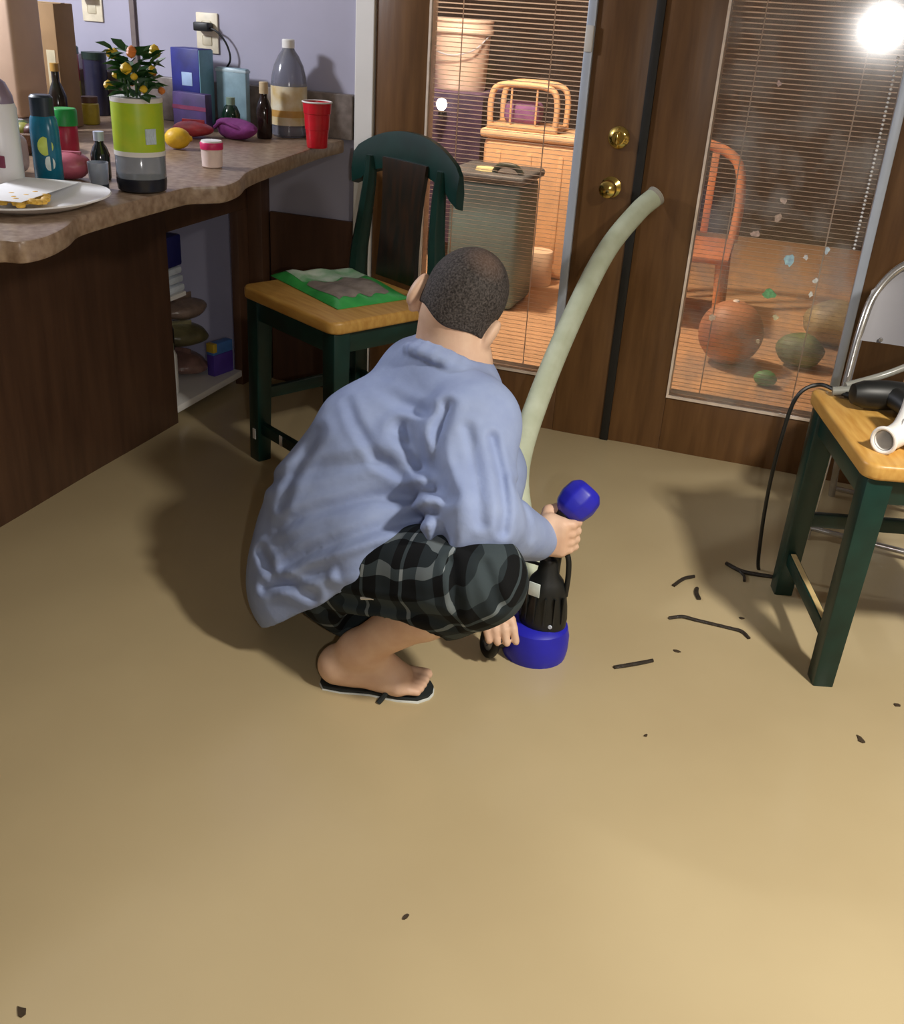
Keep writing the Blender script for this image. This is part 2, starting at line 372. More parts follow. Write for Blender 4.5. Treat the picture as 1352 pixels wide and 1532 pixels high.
def stool(loc, rz, label):
    # local x along the front edge, y towards the backrest
    t = empty('counter_stool', loc, rz, label, 'stool', 'dark green counter stools')
    MB().prism(rrect(-.226, .226, -.20, .185, .035), SH-.034, SH, .008, seg=3).build('seat', M['pine'], t)
    for sx in (-1, 1):
        bar((sx*.192, -.168, -.035), (sx*.186, -.160, SH-.034), (.024, .022), (.027, .027)).build('leg', M['green'], t)
        bar((sx*.180, .190, -.035), (sx*.176, .178, SH-.034), (.022, .024), (.024, .024)).build('leg', M['green'], t)
    ap = MB(); ap.box(-.19, .19, -.178, -.156, SH-.095, SH-.034, .003); ap.build('front_apron', M['green'], t)
    MB().box(-.185, .185, .165, .185, SH-.095, SH-.034, .003).build('rear_apron', M['green'], t)
    for sx in (-1, 1):
        MB().box(sx*.186-.011, sx*.186+.011, -.16, .17, SH-.095, SH-.034, .003).build('side_apron', M['green'], t)
    MB().box(-.198, -.178, -.165, .185, .19, .225, .003).build('side_stretcher', M['green'], t)
    MB().box(-.19, .19, -.178, -.158, .085, .12, .003).build('front_stretcher', M['green'], t)
    MB().box(-.18, .18, .178, .196, .19, .225, .003).build('rear_stretcher', M['green'], t)
    # backrest
    for sx in (-1, 1):
        P = spline([(sx*.178, .180, SH-.05), (sx*.178, .184, SH+.06), (sx*.164, .190, SH+.16), (sx*.154, .200, SH+.27), (sx*.156, .206, SH+.34)], 6)
        mb = MB(); rr = [.034-.016*k/(len(P)-1) for k in range(len(P))]
        mb.tube(P, rr, n=8, flat=.75); mb.build('back_post', M['green'], t)
    sp = [(-.088, SH+.015), (-.084, SH+.10), (-.082, SH+.18), (-.086, SH+.26), (-.096, SH+.345), (.096, SH+.345), (.086, SH+.26), (.082, SH+.18), (.084, SH+.10), (.088, SH+.015)]
    mb = MB()
    mtx = Matrix(((1, 0, 0, 0), (0, .21, -1, .098), (0, 1, 0, 0), (0, 0, 0, 1)))
    def lean(x, z): return (x, .184 + (z-SH)*.065, z)
    f1 = [mb.bm.verts.new((Vector(lean(x, z))+Vector((0, -.007, 0)))) for x, z in sp]; f2 = [mb.bm.verts.new((Vector(lean(x, z))+Vector((0, .007, 0)))) for x, z in sp]
    mb.bm.faces.new(f1); mb.bm.faces.new(list(reversed(f2)))
    for k in range(len(sp)): mb.bm.faces.new((f1[k], f2[k], f2[(k+1) % len(sp)], f1[(k+1) % len(sp)]))
    mb.build('back_splat', mat('dark_brown_splat', (52, 34, 20), .3, .3, 12, stretch=(5, 5, .6), col2=(24, 26, 20)), t, smooth=False)
    # crest rail: arched and bowed backwards
    mb = MB(); n = 24; rings = []
    for k in range(n+1):
        q = -1+2*k/n; x = q*.232
        yb = .206 + .018*(1-q*q); zt = SH+.420 - .070*abs(q)**2.2; zb = SH+.305 - .055*abs(q)**2.0 + (.012 if abs(q) < .8 else 0)
        if abs(q) > .93: zt -= .010
        th = .012
        rings.append([mb.bm.verts.new(v) for v in ((x, yb-th, zb+.006), (x, yb-th*1.2, (zt+zb)/2), (x, yb-th*.6, zt), (x, yb+th*.6, zt), (x, yb+th*1.2, (zt+zb)/2), (x, yb+th, zb))])
    for a, b in zip(rings, rings[1:]):
        for k in range(6): mb.bm.faces.new((a[k], a[(k+1) % 6], b[(k+1) % 6], b[k]))
    mb.bm.faces.new(rings[0]); mb.bm.faces.new(list(reversed(rings[-1])))
    mb.build('crest_rail', M['green'], t)
    return t
LU, LV = Vector((.877, -.481, 0)), Vector((.481, .877, 0))
lst = stool(Vector((-.975, -.672, 0))+LU*.226+LV*.20, math.radians(-28.7), 'dark green stool with honey pine seat holding a green bag')
rst = stool((.840, -.93, 0), math.radians(-73.8), 'dark green stool with honey pine seat holding a white pipe, beside twigs')
for k, (x, y, z) in enumerate(((-.187, -.1915, .085), (-.06, -.1802, .103))):
    MB().box(x-.007, x+.007, y, y+.002, z-.016, z+.016).build('price_sticker', M['white_trim'], lst, smooth=False)
MB().box(-.16, .16, -.174, -.162, .1202, .1222).build('worn_stretcher_edge', mat('bare_worn_wood', (196, 172, 120), .6), rst, smooth=False)

# ------------------------------------------------------------------ person, grown from smooth distance fields
class SDF:
    def __init__(s, lo, hi, h):
        s.lo = np.array(lo, float); s.h = h
        s.n = np.ceil((np.array(hi)-s.lo)/h).astype(int)+1
        s.d = np.full(s.n, .5, np.float32)
    def sub(s, lo, hi):
        a = np.clip(np.floor((np.array(lo)-s.lo)/s.h).astype(int), 0, s.n); b = np.clip(np.ceil((np.array(hi)-s.lo)/s.h).astype(int)+1, 0, s.n)
        sl = tuple(slice(i, j) for i, j in zip(a, b))
        g = np.meshgrid(*[s.lo[i]+s.h*np.arange(a[i], b[i]) for i in range(3)], indexing='ij')
        return sl, np.stack(g, -1)
    def put(s, fn, lo, hi, k=.02, op='u', m=.06):
        sl, P = s.sub(np.array(lo)-m, np.array(hi)+m)
        if P.size == 0: return
        v = fn(P); d = s.d[sl]
        if op == 'u':
            if k > 0:
                hh = np.clip(.5+.5*(v-d)/k, 0, 1); s.d[sl] = v*(1-hh)+d*hh-k*hh*(1-hh)
            else: s.d[sl] = np.minimum(d, v)
        elif op == 's':
            if k > 0:
                hh = np.clip(.5-.5*(d+v)/k, 0, 1); s.d[sl] = d*(1-hh)-v*hh+k*hh*(1-hh)
            else: s.d[sl] = np.maximum(d, -v)
    def cap(s, a, b, ra, rb, k=.02, op='u', flat=None):
        a = np.array(a, float); b = np.array(b, float)
        def fn(P):
            ab = b-a; t = np.clip(((P-a)@ab)/(ab@ab), 0, 1)
            return np.linalg.norm(P-a-t[..., None]*ab, axis=-1)-(ra+(rb-ra)*t)
        r = max(ra, rb); s.put(fn, np.minimum(a, b)-r, np.maximum(a, b)+r, k, op)
    def chain(s, pts, rs, k=.015, op='u'):
        for i in range(len(pts)-1): s.cap(pts[i], pts[i+1], rs[i], rs[i+1], k, op)
    def ell(s, c, rad, ax=None, k=.02, op='u'):
        c = np.array(c, float); rad = np.array(rad, float); A = np.eye(3) if ax is None else np.array(ax, float)
        def fn(P):
            q = (P-c)@A.T; k0 = np.linalg.norm(q/rad, axis=-1); k1 = np.linalg.norm(q/rad**2, axis=-1)
            return k0*(k0-1)/np.maximum(k1, 1e-6)
        r = rad.max(); s.put(fn, c-r, c+r, k, op)
    def grid(s):
        return np.stack(np.meshgrid(*[s.lo[i]+s.h*np.arange(s.n[i]) for i in range(3)], indexing='ij'), -1).astype(np.float32)
    def mesh(s, name):
        d = s.d; ins = d < 0
        nx, ny, nz = d.shape
        c = np.zeros((nx-1, ny-1, nz-1), np.int8)
        for i in (0, 1):
            for j in (0, 1):
                for k in (0, 1): c += ins[i:nx-1+i, j:ny-1+j, k:nz-1+k]
        act = (c > 0) & (c < 8); ii = np.argwhere(act)
        idx = -np.ones(act.shape, np.int64); idx[act] = np.arange(len(ii))
        acc = np.zeros((len(ii), 3)); cnt = np.zeros(len(ii))
        cor = [(i, j, k) for i in (0, 1) for j in (0, 1) for k in (0, 1)]
        for A in cor:
            for ax in range(3):
                if A[ax]: continue
                B = list(A); B[ax] = 1
                da = d[ii[:, 0]+A[0], ii[:, 1]+A[1], ii[:, 2]+A[2]]; dbb = d[ii[:, 0]+B[0], ii[:, 1]+B[1], ii[:, 2]+B[2]]
                mk = (da < 0) != (dbb < 0)
                t = np.where(mk, da/np.where(mk, da-dbb, 1), 0)
                p = np.array(A, float)[None].repeat(len(ii), 0); p[:, ax] += t
                acc += p*mk[:, None]; cnt += mk
        V = s.lo+s.h*(ii+acc/cnt[:, None])
        quads = []
        for ax in range(3):
            u, w_ = (ax+1) % 3, (ax+2) % 3
            s0 = [slice(None)]*3; s1 = [slice(None)]*3; s0[ax] = slice(0, -1); s1[ax] = slice(1, None)
            a, b = ins[tuple(s0)], ins[tuple(s1)]
            e = np.argwhere(a != b)
            ok = (e[:, u] > 0) & (e[:, w_] > 0) & (e[:, u] < d.shape[u]-1) & (e[:, w_] < d.shape[w_]-1); e = e[ok]
            def cell(du, dw):
                q = e.copy(); q[:, u] += du; q[:, w_] += dw; return idx[q[:, 0], q[:, 1], q[:, 2]]
            Q = np.stack([cell(-1, -1), cell(0, -1), cell(0, 0), cell(-1, 0)], -1)
            fl = ~a[e[:, 0], e[:, 1], e[:, 2]]
            Q[fl] = Q[fl][:, ::-1]; quads.append(Q)
        Q = np.concatenate(quads)
        me = bpy.data.meshes.new(name); me.from_pydata(V.tolist(), [], Q.tolist()); me.update()
        for p in me.polygons: p.use_smooth = True
        return me
def nrm(v): v = np.array(v, float); return v/np.linalg.norm(v)
def smooth_noise(P, fr, seed):
    rs = np.random.RandomState(seed); out = np.zeros(P.shape[:-1], np.float32)
    for k in range(6):
        w_ = rs.normal(size=3); w_ = w_/np.linalg.norm(w_)*fr*(.6+.8*rs.rand()); out += np.sin(P@w_+rs.rand()*6.28)
    return out/6

HR, HL = (-.275, -1.49, .195), (-.32, -1.29, .19)
KR, AR = (.072, -1.610, .330), (-.180, -1.600, .095)
KL, AL = (-.095, -1.20, .285), (-.22, -1.27, .07)
PV = (-.33, -1.39, .21); MID = (-.235, -1.34, .42); UP = (-.125, -1.30, .565)
SR, ER, WR = (-.020, -1.42, .555), (.035, -1.555, .425), (.112, -1.36, .305)
SL, EL, WL = (-.150, -1.15, .545), (-.055, -1.14, .33), (.030, -1.31, .17)
HC = np.array((-.105, -1.262, .762)); NB = (-.108, -1.295, .645)
hr = nrm((.894, .056, -.44)); hf = nrm((-.28, .85, -.45)); hf = nrm(hf-hr*(hf@hr)); hu = np.cross(hr, hf)
HAX = np.stack([hr, hf, hu])
def hp(a, b, c): return HC+hr*a+hf*b+hu*c
def head_sdf(S, off=0.0, ears=True):
    S.ell(hp(0, -.004, .0), (.077+off, .098+off, .088+off), HAX, .02)
    S.ell(hp(0, .032, -.062), (.058+off, .066+off, .075+off), HAX, .04)
    S.cap(hp(0, -.022, -.058), NB, .056+off, .062+off, .03)
person = empty('person', (-.2, -1.45, 0), 0, 'person squatting in the water in blue shirt and dark plaid shorts, holding a pump', 'person')
def pchild(n, me, m, parent=None):
    o = link(n, me, m, parent or person, smooth=False)
    o.matrix_parent_inverse = Matrix.Translation(person.location).inverted() if parent is None else Matrix.Identity(4)
    return o
skin = mat('skin', (224, 190, 164), .5, .08, 25, .03, spec=.35, col2=(212, 172, 146), bscale=160)

# body: one continuous mesh
S = SDF((-.55, -1.76, -.04), (.28, -1.02, .90), .0042)
S.cap(PV, MID, .115, .115, .0); S.cap(MID, UP, .115, .105, .03); S.cap(SR, SL, .05, .05, .04); S.cap(UP, NB, .075, .06, .04)
S.cap(HR, HL, .09, .09, .04)
for h_, k_, a_ in ((HR, KR, AR), (HL, KL, AL)):
    S.cap(h_, k_, .085, .056, .03)
    k_ = np.array(k_); a_ = np.array(a_); calf = k_*.62+a_*.38+np.array((-.012, 0, -.014))
    S.cap(k_, calf, .052, .054, .02); S.cap(calf, a_, .052, .036, .02)
S.chain([SR, ER, WR], [.048, .040, .028], .02); S.chain([SL, EL, WL], [.048, .040, .028], .02)
# feet
def foot(heel, ball, tip, up, side):
    heel, ball, tip = map(np.array, (heel, ball, tip)); d = nrm(tip-heel); sd = nrm(np.cross(d, (0, 0, 1)))*side
    return heel, ball, tip, d, sd
def build_foot(S, ank, heel, ball, tip, side):
    heel, ball, tip, d, sd = foot(heel, ball, tip, None, side)
    S.cap(np.array(ank), heel+d*.012+np.array((0, 0, .012)), .036, .037, .02)
    S.cap(heel, heel+d*.03, .036, .034, .02)
    S.cap(np.array(ank)+d*.02, ball+np.array((0, 0, .012)), .034, .026, .03)
    S.cap(heel, ball+sd*.02, .033, .024, .02); S.cap(heel, ball-sd*.022, .030, .022, .02)
    for q, ln, r in ((-.030, 1.0, .0125), (-.010, .98, .0095), (.006, .93, .009), (.021, .86, .0085), (.034, .76, .008)):
        b0 = ball+sd*q; b1 = ball+(tip-ball)*ln+sd*q*1.05
        S.cap(b0, b1, r*1.15, r, .008)
RF = ((-.222, -1.602, .045), (-.095, -1.575, .028), (-.045, -1.553, .020))
LF = ((-.262, -1.285, .035), (-.135, -1.26, .022), (-.085, -1.25, .016))
build_foot(S, AR, *RF, 1); build_foot(S, AL, *LF, -1)
# head and face
head_sdf(S)
S.ell(hp(0, .088, .012), (.060, .016, .012), HAX, .02)
S.cap(hp(0, .096, -.004), hp(0, .112, -.036), .009, .014, .012)
for sx in (-1, 1):
    S.ell(hp(sx*.030, .096, -.008), (.015, .010, .009), HAX, .008, 's')
    S.ell(hp(sx*.030, .083, -.008), (.0125, .0125, .0125), HAX, .003)
    S.ell(hp(sx*.086, -.012, -.048), (.013, .024, .036), HAX, .008)
    S.ell(hp(sx*.097, -.004, -.046), (.006, .010, .018), HAX, .004, 's')
    S.cap(hp(sx*.078, .004, -.055), hp(sx*.076, .006, -.082), .012, .009, .012)
S.cap(hp(-.022, .092, -.068), hp(.022, .092, -.068), .008, .008, .006); S.cap(hp(-.018, .090, -.080), hp(.018, .090, -.080), .009, .009, .006)
S.ell(hp(0, .082, -.112), (.026, .018, .018), HAX, .02)
# right hand: fist around the upright pump handle
HX = np.array((.150, -1.312, .0))
fd = nrm((.35, .90, -.10)); sd = nrm(np.cross(fd, (0, 0, 1)))      # forward away from the wrist, side to the right
ROD = HX
def rp(s_, f_, z): return ROD+sd*s_+fd*f_+np.array((0, 0, z))
S.cap(np.array(WR), rp(-.008, -.034, .308), .028, .026, .02)
S.cap(rp(-.006, -.030, .328), rp(-.002, -.030, .278), .024, .022, .015)
S.cap(rp(.018, -.022, .330), rp(.020, -.022, .276), .019, .017, .012)
for i, (z, r) in enumerate(((.336, .0095), (.3165, .0100), (.297, .0095), (.279, .0085))):
    S.chain([rp(.012, -.026, z), rp(.034, -.010, z), rp(.030, .017, z-.002), rp(.004, .026, z-.004), rp(-.016, .012, z-.004)], [r*1.15, r*1.08, r, r*.95, r*.85], .004)
S.chain([rp(-.020, -.034, .322), rp(-.028, -.008, .345), rp(-.016, .016, .352), rp(.004, .024, .350)], [.015, .0125, .011, .009], .006)
# left hand: reaching under the knee to the pump base
LH = np.array((.052, -1.385, .125)); ld = nrm(LH-np.array(WL)); lsd = nrm(np.cross(ld, (0, 0, 1)))
S.cap(np.array(WL), LH-ld*.02, .027, .024, .02); S.cap(LH-ld*.025+lsd*.012, LH+ld*.016+lsd*.014, .020, .015, .015); S.cap(LH-ld*.025-lsd*.014, LH+ld*.016-lsd*.016, .019, .014, .015)
for q, ln in ((-.029, .62), (-.010, .75), (.010, .75), (.028, .68)):
    b0 = LH+ld*.018+lsd*q
    S.chain([b0, b0+ld*.026*ln+np.array((.006, 0, -.006)), b0+ld*.040*ln+np.array((.014, 0, -.026))], [.010, .0092, .0080], .004)
S.chain([LH-ld*.02+lsd*.024, LH+lsd*.042+np.array((.004, 0, -.004)), LH+ld*.02+lsd*.048+np.array((.006, 0, -.012))], [.013, .011, .009], .006)
pchild('body', S.mesh('body'), skin)

# hair: short cropped cap
S = SDF((-.27, -1.45, .58), (.07, -1.08, .90), .0032)
head_sdf(S, .0045)
G = S.grid()-HC; a_ = G@hr; b_ = G@hf; c_ = G@hu
lim = np.maximum(-(c_*.75-b_*.62+.040), -(c_+.078+.012*np.cos(a_*40)))
S.d = np.maximum(S.d, lim)
for sx in (-1, 1):
    S.ell(hp(sx*.085, .004, -.055), (.02, .027, .046), HAX, .006, 's')
hairm = bpy.data.materials.new('cropped_dark_hair'); hairm.use_nodes = True
def _h():
    N = hairm.node_tree.nodes; L = hairm.node_tree.links; b = N['Principled BSDF']; tc = N.new('ShaderNodeTexCoord')
    no = N.new('ShaderNodeTexNoise'); no.inputs['Scale'].default_value = 260; no.inputs['Detail'].default_value = 3; L.new(tc.outputs['Object'], no.inputs[0])
    # thinning crown
    vs = N.new('ShaderNodeVectorMath'); vs.operation = 'DISTANCE'; L.new(tc.outputs['Object'], vs.inputs[0]); cp = hp(.006, -.074, .056); vs.inputs[1].default_value = tuple(cp)
    mr = N.new('ShaderNodeMapRange'); mr.inputs[1].default_value = .012; mr.inputs[2].default_value = .050; mr.inputs[3].default_value = .16; mr.inputs[4].default_value = 0; L.new(vs.outputs['Value'], mr.inputs[0])
    r = N.new('ShaderNodeValToRGB'); r.color_ramp.elements[0].color = lin((40, 36, 34)); r.color_ramp.elements[1].color = lin((88, 82, 80)); r.color_ramp.elements[0].position = .35; r.color_ramp.elements[1].position = .7
    L.new(no.outputs[0], r.inputs[0])
    mx = N.new('ShaderNodeMixRGB'); L.new(mr.outputs[0], mx.inputs[0]); L.new(r.outputs[0], mx.inputs[1]); mx.inputs[2].default_value = lin((190, 150, 128))
    L.new(mx.outputs[0], b.inputs['Base Color']); b.inputs['Roughness'].default_value = .75; b.inputs['Specular IOR Level'].default_value = .25
    bp = N.new('ShaderNodeBump'); bp.inputs['Strength'].default_value = .5; bp.inputs['Distance'].default_value = .003; L.new(no.outputs[0], bp.inputs['Height']); L.new(bp.outputs[0], b.inputs['Normal'])
_h()
pchild('hair', S.mesh('hair'), hairm)

# shirt
S = SDF((-.62, -1.76, -.02), (.22, -.98, .78), .0048)
S.cap((-.335, -1.40, .20), MID, .160, .155, 0); S.cap(MID, UP, .155, .105, .05)
S.cap((-.360, -1.42, .12), (-.32, -1.40, .30), .130, .148, .05)
S.cap((-.27, -1.46, .30), (-.10, -1.40, .46), .12, .11, .05)
S.cap((-.335, -1.455, .14), (-.17, -1.495, .275), .158, .136, .04)
S.cap((-.20, -1.27, .585), (-.15, -1.29, .61), .075, .07, .04)
S.cap(SR, SL, .060, .060, .05); S.cap(UP, SR, .09, .072, .05)
G = S.grid()
hem = (.062+.80*(G[..., 0]+.42)) - G[..., 2]
S.d = np.maximum(S.d, hem)
S.cap(SR, ER, .078, .082, .04); S.cap(ER, WR, .080, .046, .03); S.cap(SR, (-.02, -1.50, .44), .07, .075, .04)
S.cap(SL, EL, .075, .070, .04); S.cap(EL, WL, .065, .045, .03)
S.d += .004*smooth_noise(G, 26, 3)+.0022*smooth_noise(G, 60, 5)
def crease(pts, width, depth, n=(.27, -.80, .53)):
    "fold: a groove with soft shoulders, running along pts on the side of the cloth that faces n"
    n = nrm(n); pts = [np.array(p, float) for p in pts]
    near = np.abs(S.d) < .045; Gn = G[near].astype(float)
    dist = np.full(len(Gn), 9.); side = (Gn-pts[0])@n
    Q = Gn-(Gn@n)[..., None]*n
    for a, b in zip(pts, pts[1:]):
        a = a-(a@n)*n; b = b-(b@n)*n; ab = b-a; t = np.clip(((Q-a)@ab)/(ab@ab), 0, 1)
        dist = np.minimum(dist, np.linalg.norm(Q-a-t[..., None]*ab, axis=-1))
    q = dist/width
    S.d[near] += (.88*depth*(np.exp(-q**2)-.45*np.exp(-(q-2)**2))*np.clip((side+.14)/.06, 0, 1)).astype(np.float32)
CREASES = [
    ([(-.144, -1.5, .551), (-.085, -1.5, .479), (-.048, -1.5, .394), (-.044, -1.5, .325)], .016, .018),
    ([(-.07, -1.5, .374), (-.19, -1.5, .308), (-.326, -1.5, .225), (-.382, -1.5, .179)], .012, .011),
    ([(-.069, -1.5, .422), (-.185, -1.5, .388), (-.311, -1.5, .327), (-.404, -1.5, .274)], .012, .010),
    ([(-.096, -1.5, .312), (-.219, -1.5, .236), (-.358, -1.5, .152), (-.423, -1.5, .122)], .011, .011),
    ([(-.042, -1.53, .634), (-.059, -1.53, .565), (-.052, -1.53, .498), (-.025, -1.53, .434)], .012, .013),
    ([(.051, -1.53, .586), (.07, -1.53, .51), (.082, -1.53, .429), (.08, -1.53, .386)], .009, .010),
    ([(.002, -1.53, .59), (.025, -1.53, .486), (.036, -1.53, .39)], .010, .007),
    ([(-.265, -1.5, .604), (-.242, -1.5, .553), (-.188, -1.5, .472), (-.137, -1.5, .447)], .010, .007),
    ([(-.433, -1.5, .384), (-.325, -1.5, .422), (-.195, -1.5, .471), (-.11, -1.5, .474)], .014, .008),
    ([(-.44, -1.5, .204), (-.398, -1.5, .149), (-.31, -1.5, .131)], .011, .009),
    ([(-.325, -1.5, .516), (-.371, -1.5, .42), (-.395, -1.5, .323)], .013, .007),
    ([(-.199, -1.5, .649), (-.144, -1.5, .619), (-.089, -1.5, .602)], .011, .007),
    ([(.106, -1.53, .504), (.13, -1.53, .454), (.148, -1.53, .402)], .008, .006),
    ([(-.143, -1.5, .21), (-.188, -1.5, .231), (-.249, -1.5, .196)], .010, .008),
]
for c in CREASES: crease(*c)
inner = -(S.d+.011)
# hollow only near the hem and the neck
hol = np.where((G[..., 2] < .30) & (hem > -.05) & (G[..., 0] < -.06), 1, 0)
S.d = np.where(hol > 0, np.maximum(S.d, inner), S.d)
nd = nrm(nrm(HC-np.array(NB))*.35+hu*.65); c1 = nrm(hr-nd*(hr@nd)); c2 = np.cross(nd, c1)
NC = np.array(NB)-nd*.030-c1*.004
S.cap(NC-nd*.005, NC+nd*.14, .066, .090, .006, 's')
# collar band standing round the neck
ring = [NC+nd*(.012+.006*math.cos(t))+c1*.080*math.sin(t)-c2*.076*math.cos(t) for t in np.linspace(-2.6, 2.6, 17)]
for a, b in zip(ring, ring[1:]): S.cap(a, b, .009, .009, .006); S.cap(a-nd*.018+(a-NC)*.10, b-nd*.018+(b-NC)*.10, .012, .012, .008)
# cuffs
wv = nrm(np.array(WR)-np.array(ER)); S.cap(np.array(WR)-wv*.004, np.array(WR)+wv*.004, .044, .043, .004)
shirt_m = mat('light_blue_cotton', (154, 169, 205), .85, .05, 14, .12, spec=.15, col2=(140, 155, 194), bscale=45)
pchild('shirt', S.mesh('shirt'), shirt_m)

# shorts
S = SDF((-.52, -1.78, -.02), (.24, -1.02, .50), .005)
S.cap(HR, (.025, -1.60, .31), .100, .098, 0); S.cap(HR, KR, .095, .090, .03)
S.cap(HR, HL, .100, .10, .04); S.cap(HL, KL, .105, .095, .03)
S.cap((-.22, -1.50, .15), (-.02, -1.585, .250), .090, .085, .04)
G = S.grid()
S.d += .004*smooth_noise(G, 34, 11)+.002*smooth_noise(G, 70, 12)
for c in ([(-.20, -1.62, .22), (-.05, -1.68, .27), (.06, -1.70, .28)],), ([(.03, -1.66, .38), (.06, -1.70, .31)],), ([(.09, -1.66, .39), (.13, -1.68, .33)],), ([(-.25, -1.60, .17), (-.1, -1.66, .19)],):
    crease(c[0], .010, .008)
# leg opening towards the shin
ax = nrm(np.array(AR)-np.array(KR))
S.cap(np.array(KR)+ax*.03, np.array(KR)+ax*.30, .060, .075, .01, 's')
ax = nrm(np.array(AL)-np.array(KL))
S.cap(np.array(KL)+ax*.03, np.array(KL)+ax*.30, .060, .072, .01, 's')
sho = pchild('shorts', S.mesh('shorts'), plaid_mat())
MB().tube([(-.155, -1.640, .245), (-.130, -1.648, .256), (-.105, -1.655, .263)], .0035, 6).build('drawstring', M['white_trim'], sho)

# flip flops
def flipflop(heel, ball, tip, side):
    heel, ball, tip = map(np.array, (heel, ball, tip)); d = nrm((tip-heel)*np.array((1, 1, 0))); sdv = np.array((d[1], -d[0], 0))*side
    L_ = np.linalg.norm((tip-heel)[:2])+.055
    prof = [(0, .012), (.04, .030), (.2, .036), (.45, .034), (.7, .044), (.88, .042), (.97, .026), (1, .010)]
    out = [heel[:2]-d[:2]*.035+d[:2]*L_*t+sdv[:2]*w_ for t, w_ in prof] + [heel[:2]-d[:2]*.035+d[:2]*L_*t-sdv[:2]*w_ for t, w_ in reversed(prof)]
    sh = MB().prism([tuple(o) for o in out], -.008, .004, .003).build('flip_flop', mat('white_foam_sole', (206, 210, 206), .6), person)
    sh.matrix_parent_inverse = Matrix.Translation(person.location).inverted()
    o = MB().prism([tuple(np.array(o)*.985+np.array(heel[:2]*.5+tip[:2]*.5)*.015) for o in out], .004, .010, .002).build('footbed', mat('black_foam_footbed', (22, 30, 32), .6), sh)
    a = tip-d*.035; q = MB()
    for sg in (-1, 1):
        q.tube(spline([tuple(a+np.array((0, 0, .0))), tuple(a-d*.02+sdv*.022*sg+np.array((0, 0, .034))), tuple(ball-d*.035+sdv*.046*sg+np.array((0, 0, .0)))], 6), .0055, 8)
    q.build('strap', MATS['black_foam_footbed'], sh)
flipflop((-.222, -1.604, 0), (-.095, -1.578, 0), (-.045, -1.556, 0), 1)
flipflop((-.262, -1.285, 0), (-.135, -1.26, 0), (-.085, -1.25, 0), -1)

# ------------------------------------------------------------------ pump and hose
blue = mat('royal_blue_plastic', (34, 34, 176), .42, .10, 20)
blk = mat('black_plastic', (20, 22, 22), .45, .2, 30)
pump = empty('water_pump', (.136, -1.318, 0), 0, 'blue and black utility pump gripped by the squatting person', 'pump')
def PP(n, mb, m, parent=None, sm=True):
    o = mb.build(n, m, parent or pump, smooth=sm); return o
PP('base', MB().lathe([(.058, -.030), (.068, -.012), (.074, .02), (.074, .052), (.069, .074), (.056, .084), (0, .086)], c=(-.012, 0, 0), sx=1.0, sy=.95), blue)
bd = PP('motor_body', MB().lathe([(.052, .082), (.053, .10), (.050, .13), (.044, .165), (.036, .190), (.024, .206), (.020, .232), (.016, .240), (0, .240)], sx=1.0, sy=.85), blk)
for q in range(6):
    a = math.radians(-150+q*24)
    MB().box(-.002, .002, -.004, .004, .10, .165, .001, mtx=Matrix.Translation((.051*math.cos(a), .043*math.sin(a), 0)) @ Matrix.Rotation(a+math.pi/2, 4, 'Z')).build('rib', blk, bd)
lb = MB(); lb.box(-.013, .013, -.0012, .0012, .160, .192, .0005, mtx=Matrix.Translation((-.017, -.0385, .004)) @ Matrix.Rotation(math.radians(-13), 4, 'Z') @ Matrix.Rotation(math.radians(0), 4, 'X'))
PP('label', lb, mat('white_paper_label', (214, 226, 224), .6), bd)
PP('badge', MB().lathe([(.005, 0), (.004, .002), (0, .002)], mtx=Matrix.Translation((.026, -.040, .098)) @ ky, n=14), M['alu'], bd)
PP('handle_rod', MB().tube([(.010, .012, .20), (.012, .012, .29), (.016, .014, .352)], .0125, 14), blk)
PP('handle_bar', MB().tube(spline([(.042, .006, .155), (.043, .006, .21), (.036, .010, .25), (.014, .012, .268)], 6), .006, 10), blk)
fl = MB().lathe([(.0, -.040), (.022, -.040), (.037, -.026), (.043, -.002), (.040, .024), (.027, .038), (0, .040)], n=9, mtx=Matrix.Translation((.040, .028, .372)) @ Matrix.Rotation(math.radians(35), 4, 'Y') @ Matrix.Rotation(math.radians(-30), 4, 'X'))
bmesh.ops.bevel(fl.bm, geom=list(fl.bm.edges), offset=.004, segments=2, profile=.5, affect='EDGES')
ft = PP('float_cap', fl, blue)
PP('cap_collar', MB().lathe([(.020, 0), (.021, .012), (.016, .02), (0, .02)], mtx=Matrix.Translation((.020, .018, .334))), blk)
pm = Matrix.Translation((-.100, -.050, .034)) @ Matrix.Rotation(math.radians(-70), 4, 'Y') @ Matrix.Rotation(math.radians(38), 4, 'X')
tor = MB(); tor.tube([tuple(pm @ Vector((.030*math.cos(t), .030*math.sin(t), 0))) for t in np.linspace(0, 2*math.pi, 25)], .009, 10, cap=False)
pr = PP('inlet_port', tor, blk)
PP('port_core', MB().lathe([(.022, -.012), (.022, .004), (.012, .008), (.010, .002), (0, .002)], mtx=pm), mat('grey_metal_core', (150, 154, 158), .35, metal=.5), pr)
PP('port_neck', MB().tube([tuple(pm @ Vector((0, 0, -.008))), (-.05, -.02, .035)], .018, 12), blk)
PP('power_cord', MB().tube(spline([(-.012, -.004, .222), (-.035, .004, .220), (-.075, .025, .205), (-.13, .07, .14)], 8), .0038, 8), blk)
hose = MB()
hp_ = spline([(.115, -1.255, .085), (.075, -1.20, .13), (.005, -1.08, .205), (-.040, -.97, .27), (-.058, -.80, .352), (-.058, -.52, .492), (-.030, -.26, .655), (.022, -.11, .755), (.062, -.050, .800)], 8)
hose.tube(hp_, .029, 20)
